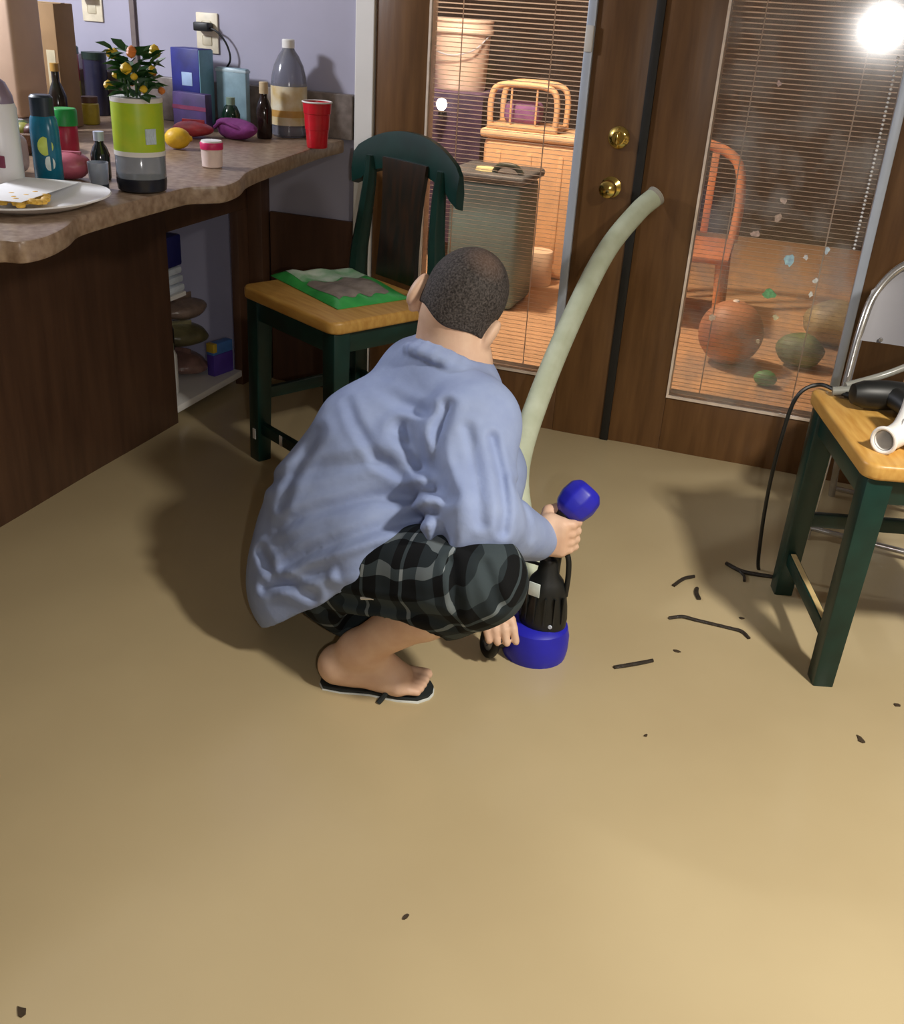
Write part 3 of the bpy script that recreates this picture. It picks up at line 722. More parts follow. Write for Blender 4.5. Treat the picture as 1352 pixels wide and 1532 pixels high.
hz = tag(hose.build('discharge_hose', mat('pale_green_white_hose', (206, 214, 190), .5, .06, 18, .05, col2=(188, 196, 168))), 'pale thick discharge hose rising from the pump to the french doors', 'hose')
q = MB(); q.tube(hp_[-2:], .0292, 20); e0 = hp_[-1]; e1 = hp_[-1]+(hp_[-1]-hp_[-2])*.35
q.tube([e0, e1], [.0305, .0305], 20); q.build('hose_cuff', mat('grey_hose_cuff', (172, 168, 156), .6), hz)

# ------------------------------------------------------------------ things on the counter
def item(name, label, cat, x, y, z=CT, rz=0, group=None): return empty(name, (x, y, z+.0008), rz, label, cat, group)
def rot_box(mb, x0, x1, y0, y1, z0, z1, b=.003): return mb.box(x0, x1, y0, y1, z0, z1, b)
clear = glass_mat('clear_plastic', tint=(.90, .92, .94), rough=.06, boost=1.6)
# big bottle with lime label
t = item('plastic_vase', 'clear container with lime green label and dark base holding yellow flowers', 'vase', -.92, -1.168)
MB().lathe([(.046, 0), (.053, .004), (.055, .020), (.055, .030)]).build('base_cup', mat('dark_blue_base', (26, 30, 42), .3), t)
MB().lathe([(.0545, .030), (.0545, .085), (.053, .088)]).build('lower_wall', mat('clear_grey_plastic', (170, 180, 192), .12, .1, 12, trans=.55), t)
MB().lathe([(.0525, .086), (.0525, .196), (.0495, .196), (.0495, .150), (0, .150)]).build('upper_wall', mat('dark_green_plastic', (34, 74, 34), .15, .2, 20), t)
lbl = MB().lathe([(.0545, .084), (.0552, .088), (.0552, .190), (.0545, .193)]).build('label', mat('lime_green_label', (158, 196, 42), .4, .12, 25, col2=(188, 204, 36)), t)
MB().lathe([(.0556, .078), (.0556, .088)]).build('label_white_band', M['white_trim'], lbl); MB().lathe([(.0556, .188), (.0556, .197)]).build('label_white_band', M['white_trim'], lbl)
mb = MB(); mb.box(-.012, .012, -.0015, .0015, .105, .137, mtx=Matrix.Rotation(math.radians(62), 4, 'Z') @ Matrix.Translation((0, -.0552, 0))); mb.build('barcode_panel', mat('pale_barcode_panel', (190, 206, 220), .5, .3, 120, stretch=(40, 1, 1)), lbl)
# white jug
t = item('cleaner_jug', 'glaring white jug with clear shoulder and white cap beside the teal bottle', 'jug', -1.175, -1.325)
MB().lathe([(.050, 0), (.056, .006), (.056, .165), (.052, .175)], sx=1, sy=.8).build('jug_body', mat('bright_white_plastic', (244, 244, 248), .3, .02, 10), t)
MB().lathe([(.052, .174), (.050, .190), (.038, .215), (.020, .228), (.016, .240), (0, .240)], sx=1, sy=.8).build('shoulder', mat('smoky_violet_plastic', (158, 140, 158), .2, .1, 14, trans=.35), t)
MB().lathe([(.019, .236), (.019, .258), (.017, .261), (0, .261)]).build('cap', M['white_trim'], t)
MB().box(.030, .0565, -.046, -.040, .05, .075, .002).build('maroon_stamp', mat('maroon_print', (130, 60, 84), .5), t)
# teal bottle
t = item('dish_soap_bottle', 'teal blue bottle with dark cap and yellow green logo', 'bottle', -1.105, -1.250)
MB().lathe([(.030, 0), (.034, .005), (.034, .12), (.031, .142), (.024, .155), (0, .157)], sx=1, sy=.75).build('bottle_body', mat('teal_plastic', (24, 124, 156), .25, .2, 16, col2=(12, 84, 110)), t)
MB().lathe([(.027, .148), (.027, .186), (.022, .191), (0, .191)], sx=1, sy=.8).build('cap', mat('dark_navy_cap', (28, 44, 58), .4), t)
logo = MB(); logo.lathe([(.017, 0), (.015, .0016), (0, .0016)], mtx=Matrix.Rotation(math.radians(38), 4, 'Z') @ Matrix.Translation((0, -.027, .088)) @ ky, n=18, sy=1.2)
lg = logo.build('logo_patch', mat('yellow_green_print', (196, 216, 96), .4), t)
MB().lathe([(.011, 0), (.009, .0016), (0, .0016)], mtx=Matrix.Rotation(math.radians(38), 4, 'Z') @ Matrix.Translation((.006, -.0272, .052)) @ ky, n=14, sy=1.7).build('logo_swirl', mat('pale_print', (224, 236, 232), .4), lg)
# red jar with green lid
t = item('spice_jar', 'red jar with bright green lid behind the teal bottle', 'jar', -1.300, -.940)
MB().lathe([(.027, 0), (.030, .004), (.030, .082), (.026, .088)]).build('jar_body', mat('crimson_jar', (168, 30, 62), .35), t)
MB().lathe([(.032, .086), (.032, .122), (.029, .126), (0, .126)]).build('lid', mat('bright_green_lid', (22, 150, 66), .4), t)
# foam plate with food
t = item('foam_plate', 'white foam plate with yellow crumbs at the counter edge', 'plate', -.985, -1.44)
MB().lathe([(.0, .004), (.095, .004), (.125, .016), (.150, .022), (.152, .019), (.126, .010), (.096, 0), (0, 0)], n=40, sx=.88, sy=1.12).build('dish', mat('bright_white_foam', (246, 246, 248), .45, .02), t)
food = MB(); rr = random.Random(3)
for k in range(26):
    a = rr.random()*6.28; r = rr.random()**.5
    food.lathe([(0, -.004), (.009, -.003), (.011, .002), (.006, .006), (0, .007)], c=(.0+.045*r*math.cos(a), -.035+.055*r*math.sin(a), .013+.006*rr.random()), n=7)
fo = food.build('crumbled_food', mat('yellow_corn_food', (222, 176, 70), .6, .25, 60), t); fo['kind'] = 'stuff'
MB().box(-.10, .03, -.13, .13, .0232, .0242, .0004, mtx=Matrix.Translation((-.015, .028, 0)) @ Matrix.Rotation(math.radians(12), 4, 'Z')).build('paper_napkin', mat('white_napkin', (246, 246, 248), .8, .02), t)
# pink bag
def lump(name, label, cat, x, y, z, rad, m, seed, amp=.012, rz=0, kids=None, n=22, flat=True, group=None):
    bm = bmesh.new(); bmesh.ops.create_uvsphere(bm, u_segments=n, v_segments=n//2+2, radius=1)
    r_ = random.Random(seed); W_ = [(Vector((r_.gauss(0, 1), r_.gauss(0, 1), r_.gauss(0, 1)))*2.3, r_.random()*6.28) for _ in range(7)]
    for v in bm.verts:
        k = sum(math.sin(v.co.dot(a)+p) for a, p in W_)/7
        c = Vector((v.co.x*rad[0], v.co.y*rad[1], v.co.z*rad[2]))*(1+k*amp*18)
        c.z += rad[2]
        if flat: c.z = max(c.z, .0005)
        v.co = c
    me = bpy.data.meshes.new(name); bm.to_mesh(me); bm.free()
    o = link(name, me, m, None, True, (x, y, z+.0008), (0, 0, rz))
    return tag(o, label, cat, group)
pinkf = mat('rose_pink_plastic_film', (190, 96, 116), .35, .2, 30, .15)
o = lump('snack_pouch', 'crumpled rose pink pouch between the teal bottle and small glass bottle', 'pouch', -1.130, -1.150, CT, (.050, .038, .030), pinkf, 4, rz=.4)
MB().box(-.03, .03, -.006, .006, .050, .062, .002).build('crimped_seal', pinkf, o)
# small glass bottles
t = item('glass_bottle', 'small dark glass bottle with silver cap beside the pink pouch', 'bottle', -1.075, -1.105, group=None)
MB().lathe([(.020, 0), (.022, .004), (.022, .055), (.016, .072), (.010, .080), (.010, .088), (0, .088)]).build('bottle_body', mat('dark_glass', (40, 44, 44), .08, .2, 20, trans=.3), t)
MB().lathe([(.012, .086), (.012, .106), (0, .107)]).build('cap', M['alu'], t)
t = item('shot_glass', 'small glinting clear tumbler beside the lime label container', 'glass', -1.000, -1.215)
MB().lathe([(.018, 0), (.020, .003), (.023, .058), (.0215, .058), (.018, .010), (0, .010)]).build('tumbler', mat('glinting_grey_glass', (196, 204, 216), .06, .1, 12, trans=.6), t)
MB().lathe([(.0208, .0), (.0212, .012)]).build('thick_base', mat('dark_glass_base', (60, 66, 76), .1), t)
# plant behind the bottle
t = item('flower_bunch', 'bunch of green leaves with yellow and orange blooms in the lime label container', 'flowers', -.92, -1.168, CT+.150)
for k in range(7):
    a = k*.9; MB().tube([(.012*math.cos(a), .012*math.sin(a), 0), (.03*math.cos(a), .03*math.sin(a), .09)], .0025, 6).build('stem', mat('stem_green', (58, 96, 44), .5), t)
rr = random.Random(12)
lm = MB()
vs = [lm.bm.verts.new(c) for c in ((0, 0, 0), (.014, .014, .004), (.016, .034, .002), (0, .056, -.010), (-.016, .034, .002), (-.014, .014, .004), (0, .028, -.004))]
for k in range(6): lm.bm.faces.new((vs[6], vs[k], vs[(k+1) % 6]))
lo = lm.build('leaf', mat('leaf_green', (56, 104, 48), .45, .35, 40, col2=(34, 74, 36)), t)
for k in range(90):
    o = lo if k == 0 else lo.copy()
    if k: COL.objects.link(o)
    a = rr.random()*6.28; h = .048+.092*rr.random(); r = .006+.034*rr.random()
    o.parent = t; o.location = (r*math.cos(a), r*math.sin(a), h); o.rotation_euler = (rr.uniform(-.2, .9), rr.uniform(-.4, .4), a-math.pi/2); o.scale = (.8, .7, .8)
for k in range(16):
    a = rr.random()*6.28; h = .056+.095*rr.random(); r = .034+.022*rr.random(); s_ = .008+.005*rr.random()
    MB().lathe([(0, -s_), (s_*.8, -s_*.5), (s_, 0), (s_*.7, s_*.6), (0, s_)], n=8).build('bloom', mat('yellow_bloom', (228, 190, 50), .5) if k % 3 else mat('orange_bloom', (220, 130, 60), .5), t, loc=(r*math.cos(a), r*math.sin(a), h))
# lemon
t = lump('lemon', 'whole yellow lemon beside the lime label container', 'lemon', -1.215, -.575, CT, (.036, .030, .029), mat('lemon_yellow', (226, 180, 40), .45, .1, 60, .1), 8, amp=.001, rz=.5, flat=False)
MB().lathe([(.009, 0), (.006, .006), (0, .008)], n=10, mtx=Matrix.Translation((.034, 0, .029)) @ Matrix.Rotation(math.radians(90), 4, 'Y')).build('tip', MATS['lemon_yellow'], t)
# pink lid cup
t = item('lidded_tub', 'small white tub with hot pink lid near the counter edge', 'tub', -.975, -.785)
MB().lathe([(.023, 0), (.026, .003), (.0275, .046), (.026, .047)]).build('tub_body', mat('pale_pink_white_plastic', (238, 216, 208), .4), t)
ld_ = MB().lathe([(.029, .045), (.0295, .050), (.0295, .060), (.028, .062)]).build('lid', mat('hot_pink_lid', (214, 40, 104), .4), t)
MB().lathe([(.0275, .0615), (.026, .066), (0, .066)]).build('lid_top', M['white_trim'], ld_)
# blue carton and purple box
t = item('blue_carton', 'dark blue carton with teal side panel below the wall outlet', 'carton', -1.455, -.100, rz=-.12)
MB().box(-.062, .050, -.035, .035, 0, .235, .003).build('carton_body', mat('dark_blue_print', (40, 48, 140), .45, .3, 14, col2=(28, 30, 96)), t)
MB().box(.050, .0525, -.034, .034, .004, .232, .0005).build('teal_side', mat('teal_side_print', (110, 156, 176), .45), t)
MB().box(-.020, .022, -.0365, -.0345, .125, .165, .001).build('white_motif', mat('pale_blue_motif', (160, 186, 220), .5), t)
t = item('purple_box', 'flat purple box standing before the dark blue carton', 'box', -1.425, -.175, rz=-.15)
MB().box(-.060, .075, -.016, .016, 0, .110, .003).build('box_body', mat('purple_print', (84, 62, 120), .5, .25, 18, col2=(62, 52, 88)), t)
MB().box(-.061, .076, -.0172, -.0155, .060, .072).build('red_stripe', mat('dark_red_stripe', (120, 52, 84), .5), t)
# teal gift box behind
t = item('pale_teal_packet', 'pale teal packet leaning on the backsplash beside the dark blue carton', 'packet', -1.335, -.062)
MB().box(-.055, .055, -.014, .014, 0, .185, .006).build('packet_body', mat('pale_teal_film', (132, 160, 172), .35, .2, 20, .1), t)
MB().box(-.056, .056, -.0148, .0148, .172, .180, .001).build('packet_seam', mat('pale_teal_seam', (178, 198, 206), .4), t)
# dark green bottle
t = item('green_glass_bottle', 'dark green squat bottle between blue carton and brown bottle', 'bottle', -1.300, -.140)
MB().lathe([(.026, 0), (.029, .004), (.029, .055), (.020, .076), (.012, .084), (0, .085)]).build('bottle_body', mat('dark_green_glass', (16, 40, 28), .12), t)
MB().lathe([(.014, .082), (.014, .104), (0, .105)]).build('cap', mat('grey_green_cap', (120, 140, 124), .4), t)
# purple cloth and pink bag
o = lump('purple_cloth', 'crumpled magenta purple cloth in front of the dark green bottle', 'cloth', -1.205, -.275, CT, (.080, .040, .030), mat('magenta_purple_fabric', (120, 44, 112), .8, .25, 25, .3), 21, amp=.016, rz=-.3)
MB().tube(spline([(-.06, -.03, .03), (-.02, -.035, .05), (.03, -.034, .042), (.06, -.02, .03)], 5), .006, 8).build('fold', MATS['magenta_purple_fabric'], o)
o = lump('red_snack_bag', 'rumpled red snack bag behind the small pink lid tub', 'bag', -1.315, -.335, CT, (.060, .040, .024), mat('dusty_red_film', (176, 62, 70), .4, .3, 30, .2), 31, amp=.014, rz=.2)
MB().box(-.035, .035, -.004, .004, .040, .052, .0015).build('crimped_seal', MATS['dusty_red_film'], o)
# brown bottle
t = item('sauce_bottle', 'slim dark brown bottle with tan cap beside the large clear jug', 'bottle', -1.150, -.195)
MB().lathe([(.021, 0), (.024, .004), (.024, .085), (.018, .105), (.011, .120), (.011, .135), (0, .136)]).build('bottle_body', mat('dark_brown_glass', (34, 22, 18), .12, .2), t)
MB().lathe([(.0138, .130), (.0138, .162), (.012, .164), (0, .164)]).build('cap', mat('tan_cap', (196, 176, 140), .4), t)
# big clear jug
t = item('vinegar_jug', 'large clear jug with white cap and gold and white label', 'jug', -1.120, -.088)
MB().lathe([(.050, 0), (.056, .006), (.056, .030)]).build('jug_base', mat('smoky_clear_plastic', (150, 152, 166), .15, .1, 12, trans=.6), t)
MB().lathe([(.056, .030), (.056, .150), (.054, .175), (.046, .208), (.032, .236), (.020, .252), (.017, .262), (0, .262)]).build('jug_body', MATS['smoky_clear_plastic'], t)
lb = MB().lathe([(.0568, .036), (.0568, .150)]).build('label', mat('cream_gold_label', (222, 214, 190), .5, .25, 22, col2=(202, 172, 104)), t)
MB().lathe([(.0572, .060), (.0572, .080)]).build('gold_band', mat('gold_band_print', (196, 150, 76), .5), lb)
MB().lathe([(.0195, .258), (.0195, .280), (.017, .283), (0, .283)]).build('cap', M['white_trim'], t)
# red cup
t = item('party_cup', 'red plastic party cup with white rim at the counter end', 'cup', -.935, -.262)
MB().lathe([(.029, 0), (.031, .003), (.034, .050), (.036, .052), (.0385, .095), (.0405, .097), (.043, .128), (.041, .128), (.036, .06), (.029, .006), (0, .006)]).build('cup_body', mat('party_red_plastic', (196, 22, 40), .3), t)
MB().tube([(.0432*math.cos(a), .0432*math.sin(a), .1285) for a in np.linspace(0, 2*math.pi, 29)], .0024, 8, cap=False).build('rim', M['white_trim'], t)
# canisters and boxes further back
t = item('red_canister', 'red canister with dark green lid by the kitchen wall', 'canister', -1.965, -.085)
MB().lathe([(.042, 0), (.045, .004), (.045, .185), (.043, .188)]).build('can_body', mat('dull_red_tin', (158, 52, 62), .4, .2), t)
MB().lathe([(.048, .184), (.048, .204), (.044, .208), (0, .209)]).build('lid', mat('deep_green_lid', (20, 62, 44), .4), t)
MB().lathe([(.0456, .02), (.0456, .10)]).build('pale_band', mat('olive_band', (170, 160, 80), .5, .3), t)
t = item('navy_canister', 'dark navy canister standing beside the red canister', 'canister', -1.845, -.085)
MB().lathe([(.036, 0), (.038, .004), (.038, .175), (.035, .178)]).build('can_body', mat('dark_navy_tin', (36, 38, 62), .35), t)
MB().lathe([(.040, .174), (.040, .196), (0, .198)]).build('lid', mat('black_green_lid', (24, 42, 36), .4), t)
t = item('mustard_jar', 'small jar of mustard yellow contents in front of the canisters', 'jar', -1.715, -.30)
MB().lathe([(.026, 0), (.029, .004), (.029, .060), (.024, .066)]).build('jar_body', mat('mustard_yellow', (176, 160, 56), .3, .2), t)
MB().lathe([(.027, .064), (.027, .082), (0, .083)]).build('lid', mat('brown_lid', (92, 66, 52), .5), t)
t = item('brown_carton', 'tall plain brown cardboard carton behind the red jar', 'carton', -1.745, -.420, rz=.1)
MB().box(-.058, .058, -.05, .05, 0, .345, .003).build('carton_body', mat('brown_cardboard', (148, 118, 82), .8, .12, 12), t)
MB().box(-.059, .059, -.010, .010, .3455, .347).build('tape', mat('packing_tape', (176, 150, 110), .3), t)
MB().box(.020, .048, -.0512, -.0495, .05, .22).build('pale_strip', mat('pale_paper_strip', (190, 180, 150), .7), t)
t = item('dark_oil_bottle', 'dark bottle with green shoulder in front of the brown carton', 'bottle', -1.655, -.520)
MB().lathe([(.024, 0), (.027, .004), (.027, .10), (.018, .125), (.011, .14), (.011, .172), (0, .173)]).build('bottle_body', mat('black_green_glass', (26, 40, 30), .15, .2, 18, col2=(48, 26, 26)), t)
MB().lathe([(.013, .168), (.013, .190), (0, .191)]).build('cap', mat('gold_cap', (170, 130, 60), .4), t)
t = item('beige_canister', 'tall beige square canister with grey base at the far end of the counter', 'canister', -1.655, -.690)
MB().box(-.062, .062, -.062, .062, .06, .40, .012, 3).build('can_body', mat('pinkish_beige_enamel', (200, 172, 150), .45, .1, 8), t)
MB().box(-.064, .064, -.064, .064, 0, .06, .008).build('base', mat('grey_base', (150, 146, 150), .4), t)
t = item('wicker_basket', 'low brown basket with small green produce beside the beige canister', 'basket', -1.470, -.860)
bk = MB().lathe([(.070, 0), (.085, .045), (.092, .050), (.086, .054), (.078, .040), (.064, .008), (0, .008)]).build('bowl', mat('brown_wicker', (122, 96, 78), .7, .4, 90, .4), t)
for k, (x, y, cc) in enumerate(((-.03, 0, (60, 80, 40)), (.03, .02, (40, 40, 30)), (0, -.035, (140, 140, 60)), (.025, -.03, (86, 50, 40)))):
    lp = lump('produce', ['green pepper lying in the brown basket', 'dark plum lying in the brown basket', 'yellow green lime lying in the brown basket', 'brown onion lying in the brown basket'][k], 'produce', -1.470+x, -.860+y, CT+.030, (.026, .024, .022), mat('produce_%d' % k, cc, .4), 40+k, amp=.003, flat=False, group='produce in the brown basket')
t = item('clear_wrap_pack', 'hazy clear plastic pack with brown bread inside, behind the white jug', 'packet', -1.300, -1.180)
MB().box(-.060, .060, -.045, .045, 0, .090, .025, 4).build('film', mat('hazy_plastic_film', (190, 180, 178), .2, .1, 20, .2, trans=.3), t)
MB().box(-.045, .045, -.03, .03, .088, .112, .012, 3).build('twisted_top', mat('tan_bread', (168, 120, 80), .7, .2, 40), t)

# ------------------------------------------------------------------ wall outlets
def outlet(x, z, label, cordpts, yel=False):
    t = empty('wall_outlet', (x, -.0005, z), 0, label, 'outlet', 'outlets on the kitchen wall')
    MB().box(-.040, .040, -.007, 0, -.060, .060, .003).build('cover_plate', mat('ivory_plate', (226, 216, 190), .4), t)
    for dz in (-.022, .022):
        MB().box(-.017, .017, -.009, -.006, dz-.014, dz+.014, .003).build('socket', mat('ivory_socket', (206, 196, 168), .4), t)
    pl = MB().box(-.028, .026, -.045, -.009, .006, .032, .004).build('plug', blk, t)
    MB().tube(spline(cordpts, 8), .0032, 7).build('cord', blk, pl)
    return t
outlet(-1.457, 1.138, 'ivory wall outlet with black plug and cord above the blue carton', [(.02, -.030, .018), (.055, -.03, .005), (.085, -.028, -.03), (.092, -.024, -.075), (.060, -.02, -.12), (.045, -.016, -.20)])
outlet(-1.895, 1.205, 'ivory wall outlet with black plug beyond the grey strip', [(.0, -.030, .016), (-.045, -.03, .03), (-.07, -.028, .09), (-.06, -.02, .20)])

# ------------------------------------------------------------------ things in the open cubby
def shelfitem(*a, **k): return item(*a, **k)
t = item('blue_tub', 'navy blue tub on the upper shelf inside the cabinet cubby', 'tub', -1.465, -.345, .3655+.085)
t.location.z = .367
MB().box(-.055, .055, -.05, .05, .085, .185, .006).build('tub_body', mat('navy_tub', (30, 34, 96), .4), t)
MB().box(-.022, .0, -.0515, -.0495, .115, .145).build('logo_patch', mat('pale_lilac_print', (150, 160, 200), .5), t)
for k in range(3): MB().box(-.058+.004*k, .060-.004*k, -.052, .052, .028*k, .028*k+.024, .008, 2).build('folded_cloth', mat('white_grey_cloth', (196, 204, 214), .8, .15, 20), t)
t = item('black_jar', 'black jar standing on the cubby floor below the inner shelf', 'jar', -1.440, -.395, .054)
MB().lathe([(.036, 0), (.040, .004), (.040, .20), (.030, .225), (.026, .232), (0, .233)]).build('jar_body', mat('black_jar_glass', (28, 26, 26), .3), t)
MB().lathe([(.030, .228), (.030, .256), (0, .258)]).build('lid', mat('grey_lid', (110, 104, 98), .4), t)
t = item('white_bottle', 'slim white bottle at the edge of the cubby', 'bottle', -1.385, -.430, .054)
MB().lathe([(.018, 0), (.020, .004), (.020, .13), (.010, .15), (0, .151)]).build('bottle_body', M['white_trim'], t)
MB().lathe([(.011, .148), (.011, .170), (0, .171)]).build('cap', mat('pale_green_cap', (170, 186, 160), .4), t)
film = [mat('olive_brown_film', (110, 104, 72), .3, .3, 26, .3), mat('tan_brown_film', (128, 100, 82), .3, .3, 26, .3), mat('grey_brown_film', (112, 94, 84), .3, .3, 26, .3), mat('pinkish_brown_film', (140, 108, 100), .3, .3, 26, .3)]
for k, (x, y, z, rad, mi, lab) in enumerate((( -1.47, -.255, .054, (.095, .080, .040), 3, 'pinkish brown snack bag lying at the bottom of the cubby'),
        (-1.475, -.245, .150, (.105, .075, .038), 0, 'olive green snack bag on top of the cubby pile'),
        (-1.475, -.215, .240, (.100, .062, .036), 2, 'grey brown snack bag leaning at the back of the cubby'),
        (-1.64, -.30, .054, (.08, .07, .036), 1, 'tan snack bag deep inside the cubby'))):
    o = lump('snack_bag', lab, 'bag', x, y, z, rad, film[mi], 60+k, amp=.014, rz=k*.7, group='snack bags in the cubby')
    MB().box(-.045, .045, -.003, .003, rad[2]*1.7, rad[2]*2+.014, .001).build('crimped_seal', film[mi], o)
t = item('purple_snack_box', 'purple and blue snack box standing on the white cubby shelf', 'box', -1.352, -.185, .054, rz=math.radians(78))
MB().box(-.048, .048, -.016, .016, 0, .075, .002).build('lower_print', mat('violet_print', (86, 62, 168), .4), t)
MB().box(-.048, .048, -.016, .016, .0755, .115, .002).build('upper_print', mat('sky_blue_print', (76, 128, 206), .4), t)
MB().box(-.049, -.030, -.0165, .0165, .085, .116, .001).build('yellow_corner', mat('yellow_corner_print', (206, 176, 60), .4), t)

# ------------------------------------------------------------------ green bag on the left stool
def bag():
    nu, nv = 26, 22
    c = [Vector((-.945, -.545, 0)), Vector((-.625, -.765, 0)), Vector((-.500, -.560, 0)), Vector((-.765, -.355, 0))]
    t = empty('shopping_bag', (-.70, -.57, SH+.0008), 0, 'folded green and grey shopping bag lying on the stool at the counter', 'bag')
    def surf(u, v, off):
        p = c[0]*(1-u)*(1-v)+c[1]*u*(1-v)+c[2]*u*v+c[3]*(1-u)*v
        e = min(u, 1-u, v, 1-v); h = .020*min(1, e*7)**.6+.006*math.sin(9*u+3*v)*min(1, e*6)+.004*math.sin(17*v-5*u)*min(1, e*6)
        return Vector((p.x+.70, p.y+.57, max(h, .002)+off))
    me = bpy.data.meshes.new('bag_body'); V = []; Fs = []
    for k, off in ((0, 0), (1, None)):
        for i in range(nu+1):
            for j in range(nv+1):
                q = surf(i/nu, j/nv, 0)
                if off is None: q.z = 0
                V.append(q)
    N_ = (nu+1)*(nv+1)
    for i in range(nu):
        for j in range(nv):
            a = i*(nv+1)+j; Fs.append((a, a+nv+1, a+nv+2, a+1)); Fs.append((N_+a, N_+a+1, N_+a+nv+2, N_+a+nv+1))
    ed = [(i, 0) for i in range(nu)]+[(nu, j) for j in range(nv)]+[(i, nv) for i in range(nu, 0, -1)]+[(0, j) for j in range(nv, 0, -1)]
    for k in range(len(ed)):
        a = ed[k][0]*(nv+1)+ed[k][1]; b_ = ed[(k+1) % len(ed)]; b_ = b_[0]*(nv+1)+b_[1]
        Fs.append((a, N_+a, N_+b_, b_))
    me.from_pydata([tuple(v) for v in V], [], Fs); me.update()
    link('bag_body', me, mat('bright_green_woven_plastic', (70, 188, 92), .35, .3, 18, .1, col2=(44, 150, 72)), t)
    def patch(name, u0, u1, v0, v1, m, seed):
        n = 16; rr = random.Random(seed); me = bpy.data.meshes.new(name); V = []; Fs = []
        for i in range(n+1):
            for j in range(n+1):
                jit = .02*math.sin(j*1.3+seed) if i in (0, n) else 0
                V.append(tuple(surf(u0+(u1-u0)*i/n+jit, v0+(v1-v0)*j/n, .0012)))
        for i in range(n):
            for j in range(n): a = i*(n+1)+j; Fs.append((a, a+n+1, a+n+2, a+1))
        me.from_pydata(V, [], Fs); me.update(); link(name, me, m, t)
    patch('grey_print', .42, .90, .10, .80, mat('grey_brown_print', (142, 132, 124), .5, .3, 30), 2)
    patch('white_print', .06, .41, .10, .92, mat('white_green_print', (224, 238, 226), .45, .5, 14, col2=(80, 172, 100)), 5)
    MB().tube(spline([(.205, .005, .022), (.225, .04, .030), (.255, .045, .020), (.275, .055, .012), (.285, .03, .006)], 6), .007, 8, flat=.4).build('strap', mat('green_strap', (60, 160, 70), .5), t)
    MB().box(.10, .106, .135, .141, .028, .034).build('rivet', M['white_trim'], t)
bag()

# ------------------------------------------------------------------ things on the right stool
pvc = mat('white_pvc', (236, 234, 230), .35, .03)
t = empty('pvc_pipe', (.755, -1.02, SH+.0008), 0, 'white plastic pipe elbow with open end on the stool near the twigs', 'pipe')
pp = spline([(-.018, -.105, .026), (.006, -.065, .027), (.022, -.030, .036), (.032, .0, .062), (.036, .02, .10)], 7)
mb = MB(); mb.tube(pp, .0245, 20, cap=False); ip = [p for p in pp]; mb.tube(ip, .0195, 20, cap=False)
mb.build('pipe_wall', pvc, t)
d0 = (pp[0]-pp[1]).normalized()
q = MB(); a = d0.orthogonal().normalized(); b_ = d0.cross(a)
q.tube([pp[0]+(a*math.cos(x)+b_*math.sin(x)).__mul__(.0250) for x in np.linspace(0, 2*math.pi, 25)], .0042, 8, cap=False); q.build('socket_rim', pvc, t)
mb = MB(); mb.tube(spline([(.018, -.045, .034), (.065, -.060, .034), (.12, -.075, .034), (.20, -.09, .034)], 6), .030, 18); mb.build('branch_pipe', pvc, t)
t = empty('power_drill', (.735, -.885, SH+.0008), math.radians(20), 'black tool with rounded grip lying on the stool near the twigs', 'tool')
t.location = (.742, -.855, SH+.0008)
MB().lathe([(0, -.075), (.022, -.072), (.030, -.05), (.033, 0), (.030, .05), (.018, .07), (0, .074)], mtx=Matrix.Translation((0, 0, .0335)) @ Matrix.Rotation(math.radians(90), 4, 'Y')).build('housing', blk, t)
MB().tube(spline([(.01, -.01, .035), (.02, -.05, .034), (.03, -.095, .028), (.035, -.12, .024)], 6), [.024]*19, 12).build('grip', blk, t)
MB().lathe([(.012, 0), (.012, .02), (.006, .024), (0, .024)], mtx=Matrix.Translation((.072, 0, .034)) @ Matrix.Rotation(math.radians(90), 4, 'Y')).build('chuck', M['alu'], t)
t = empty('plastic_tubing', (.72, -.80, SH+.0008), 0, 'clear grey plastic tubing coiled over the back corner of the stool near the twigs', 'tubing')
hz_ = mat('hazy_grey_tubing', (158, 158, 150), .25, .1, 20, trans=.3)
MB().tube(spline([(-.08, -.01, .010), (-.03, .02, .016), (.06, .035, .030), (.16, .05, .055), (.26, .06, .09)], 7), .010, 10).build('tube_strand', hz_, t)
MB().tube(spline([(-.085, -.015, .011), (-.02, -.005, .020), (.07, .0, .024), (.16, -.01, .030), (.28, -.02, .04)], 7), .010, 10).build('tube_strand', hz_, t)
MB().tube(spline([(-.06, .0, .024), (.02, .045, .05), (.12, .08, .10), (.22, .10, .12)], 7), .008, 10).build('tube_strand', hz_, t)
cd = MB(); cd.tube(spline([(.70, -.835, SH+.010), (.655, -.815, SH+.010), (.605, -.780, SH+.011), (.562, -.800, SH-.02), (.548, -.795, .40), (.545, -.775, .25), (.552, -.745, .10), (.565, -.70, -.006), (.60, -.68, -.01)], 8), .0048, 8)
o = tag(cd.build('extension_cable', blk), 'black power cord hanging from the stool near the twigs into the water', 'cord')
MB().tube([(.690, -.831, SH+.0105), (.664, -.819, SH+.0100)], .0075, 8).build('cord_sleeve', blk, o)

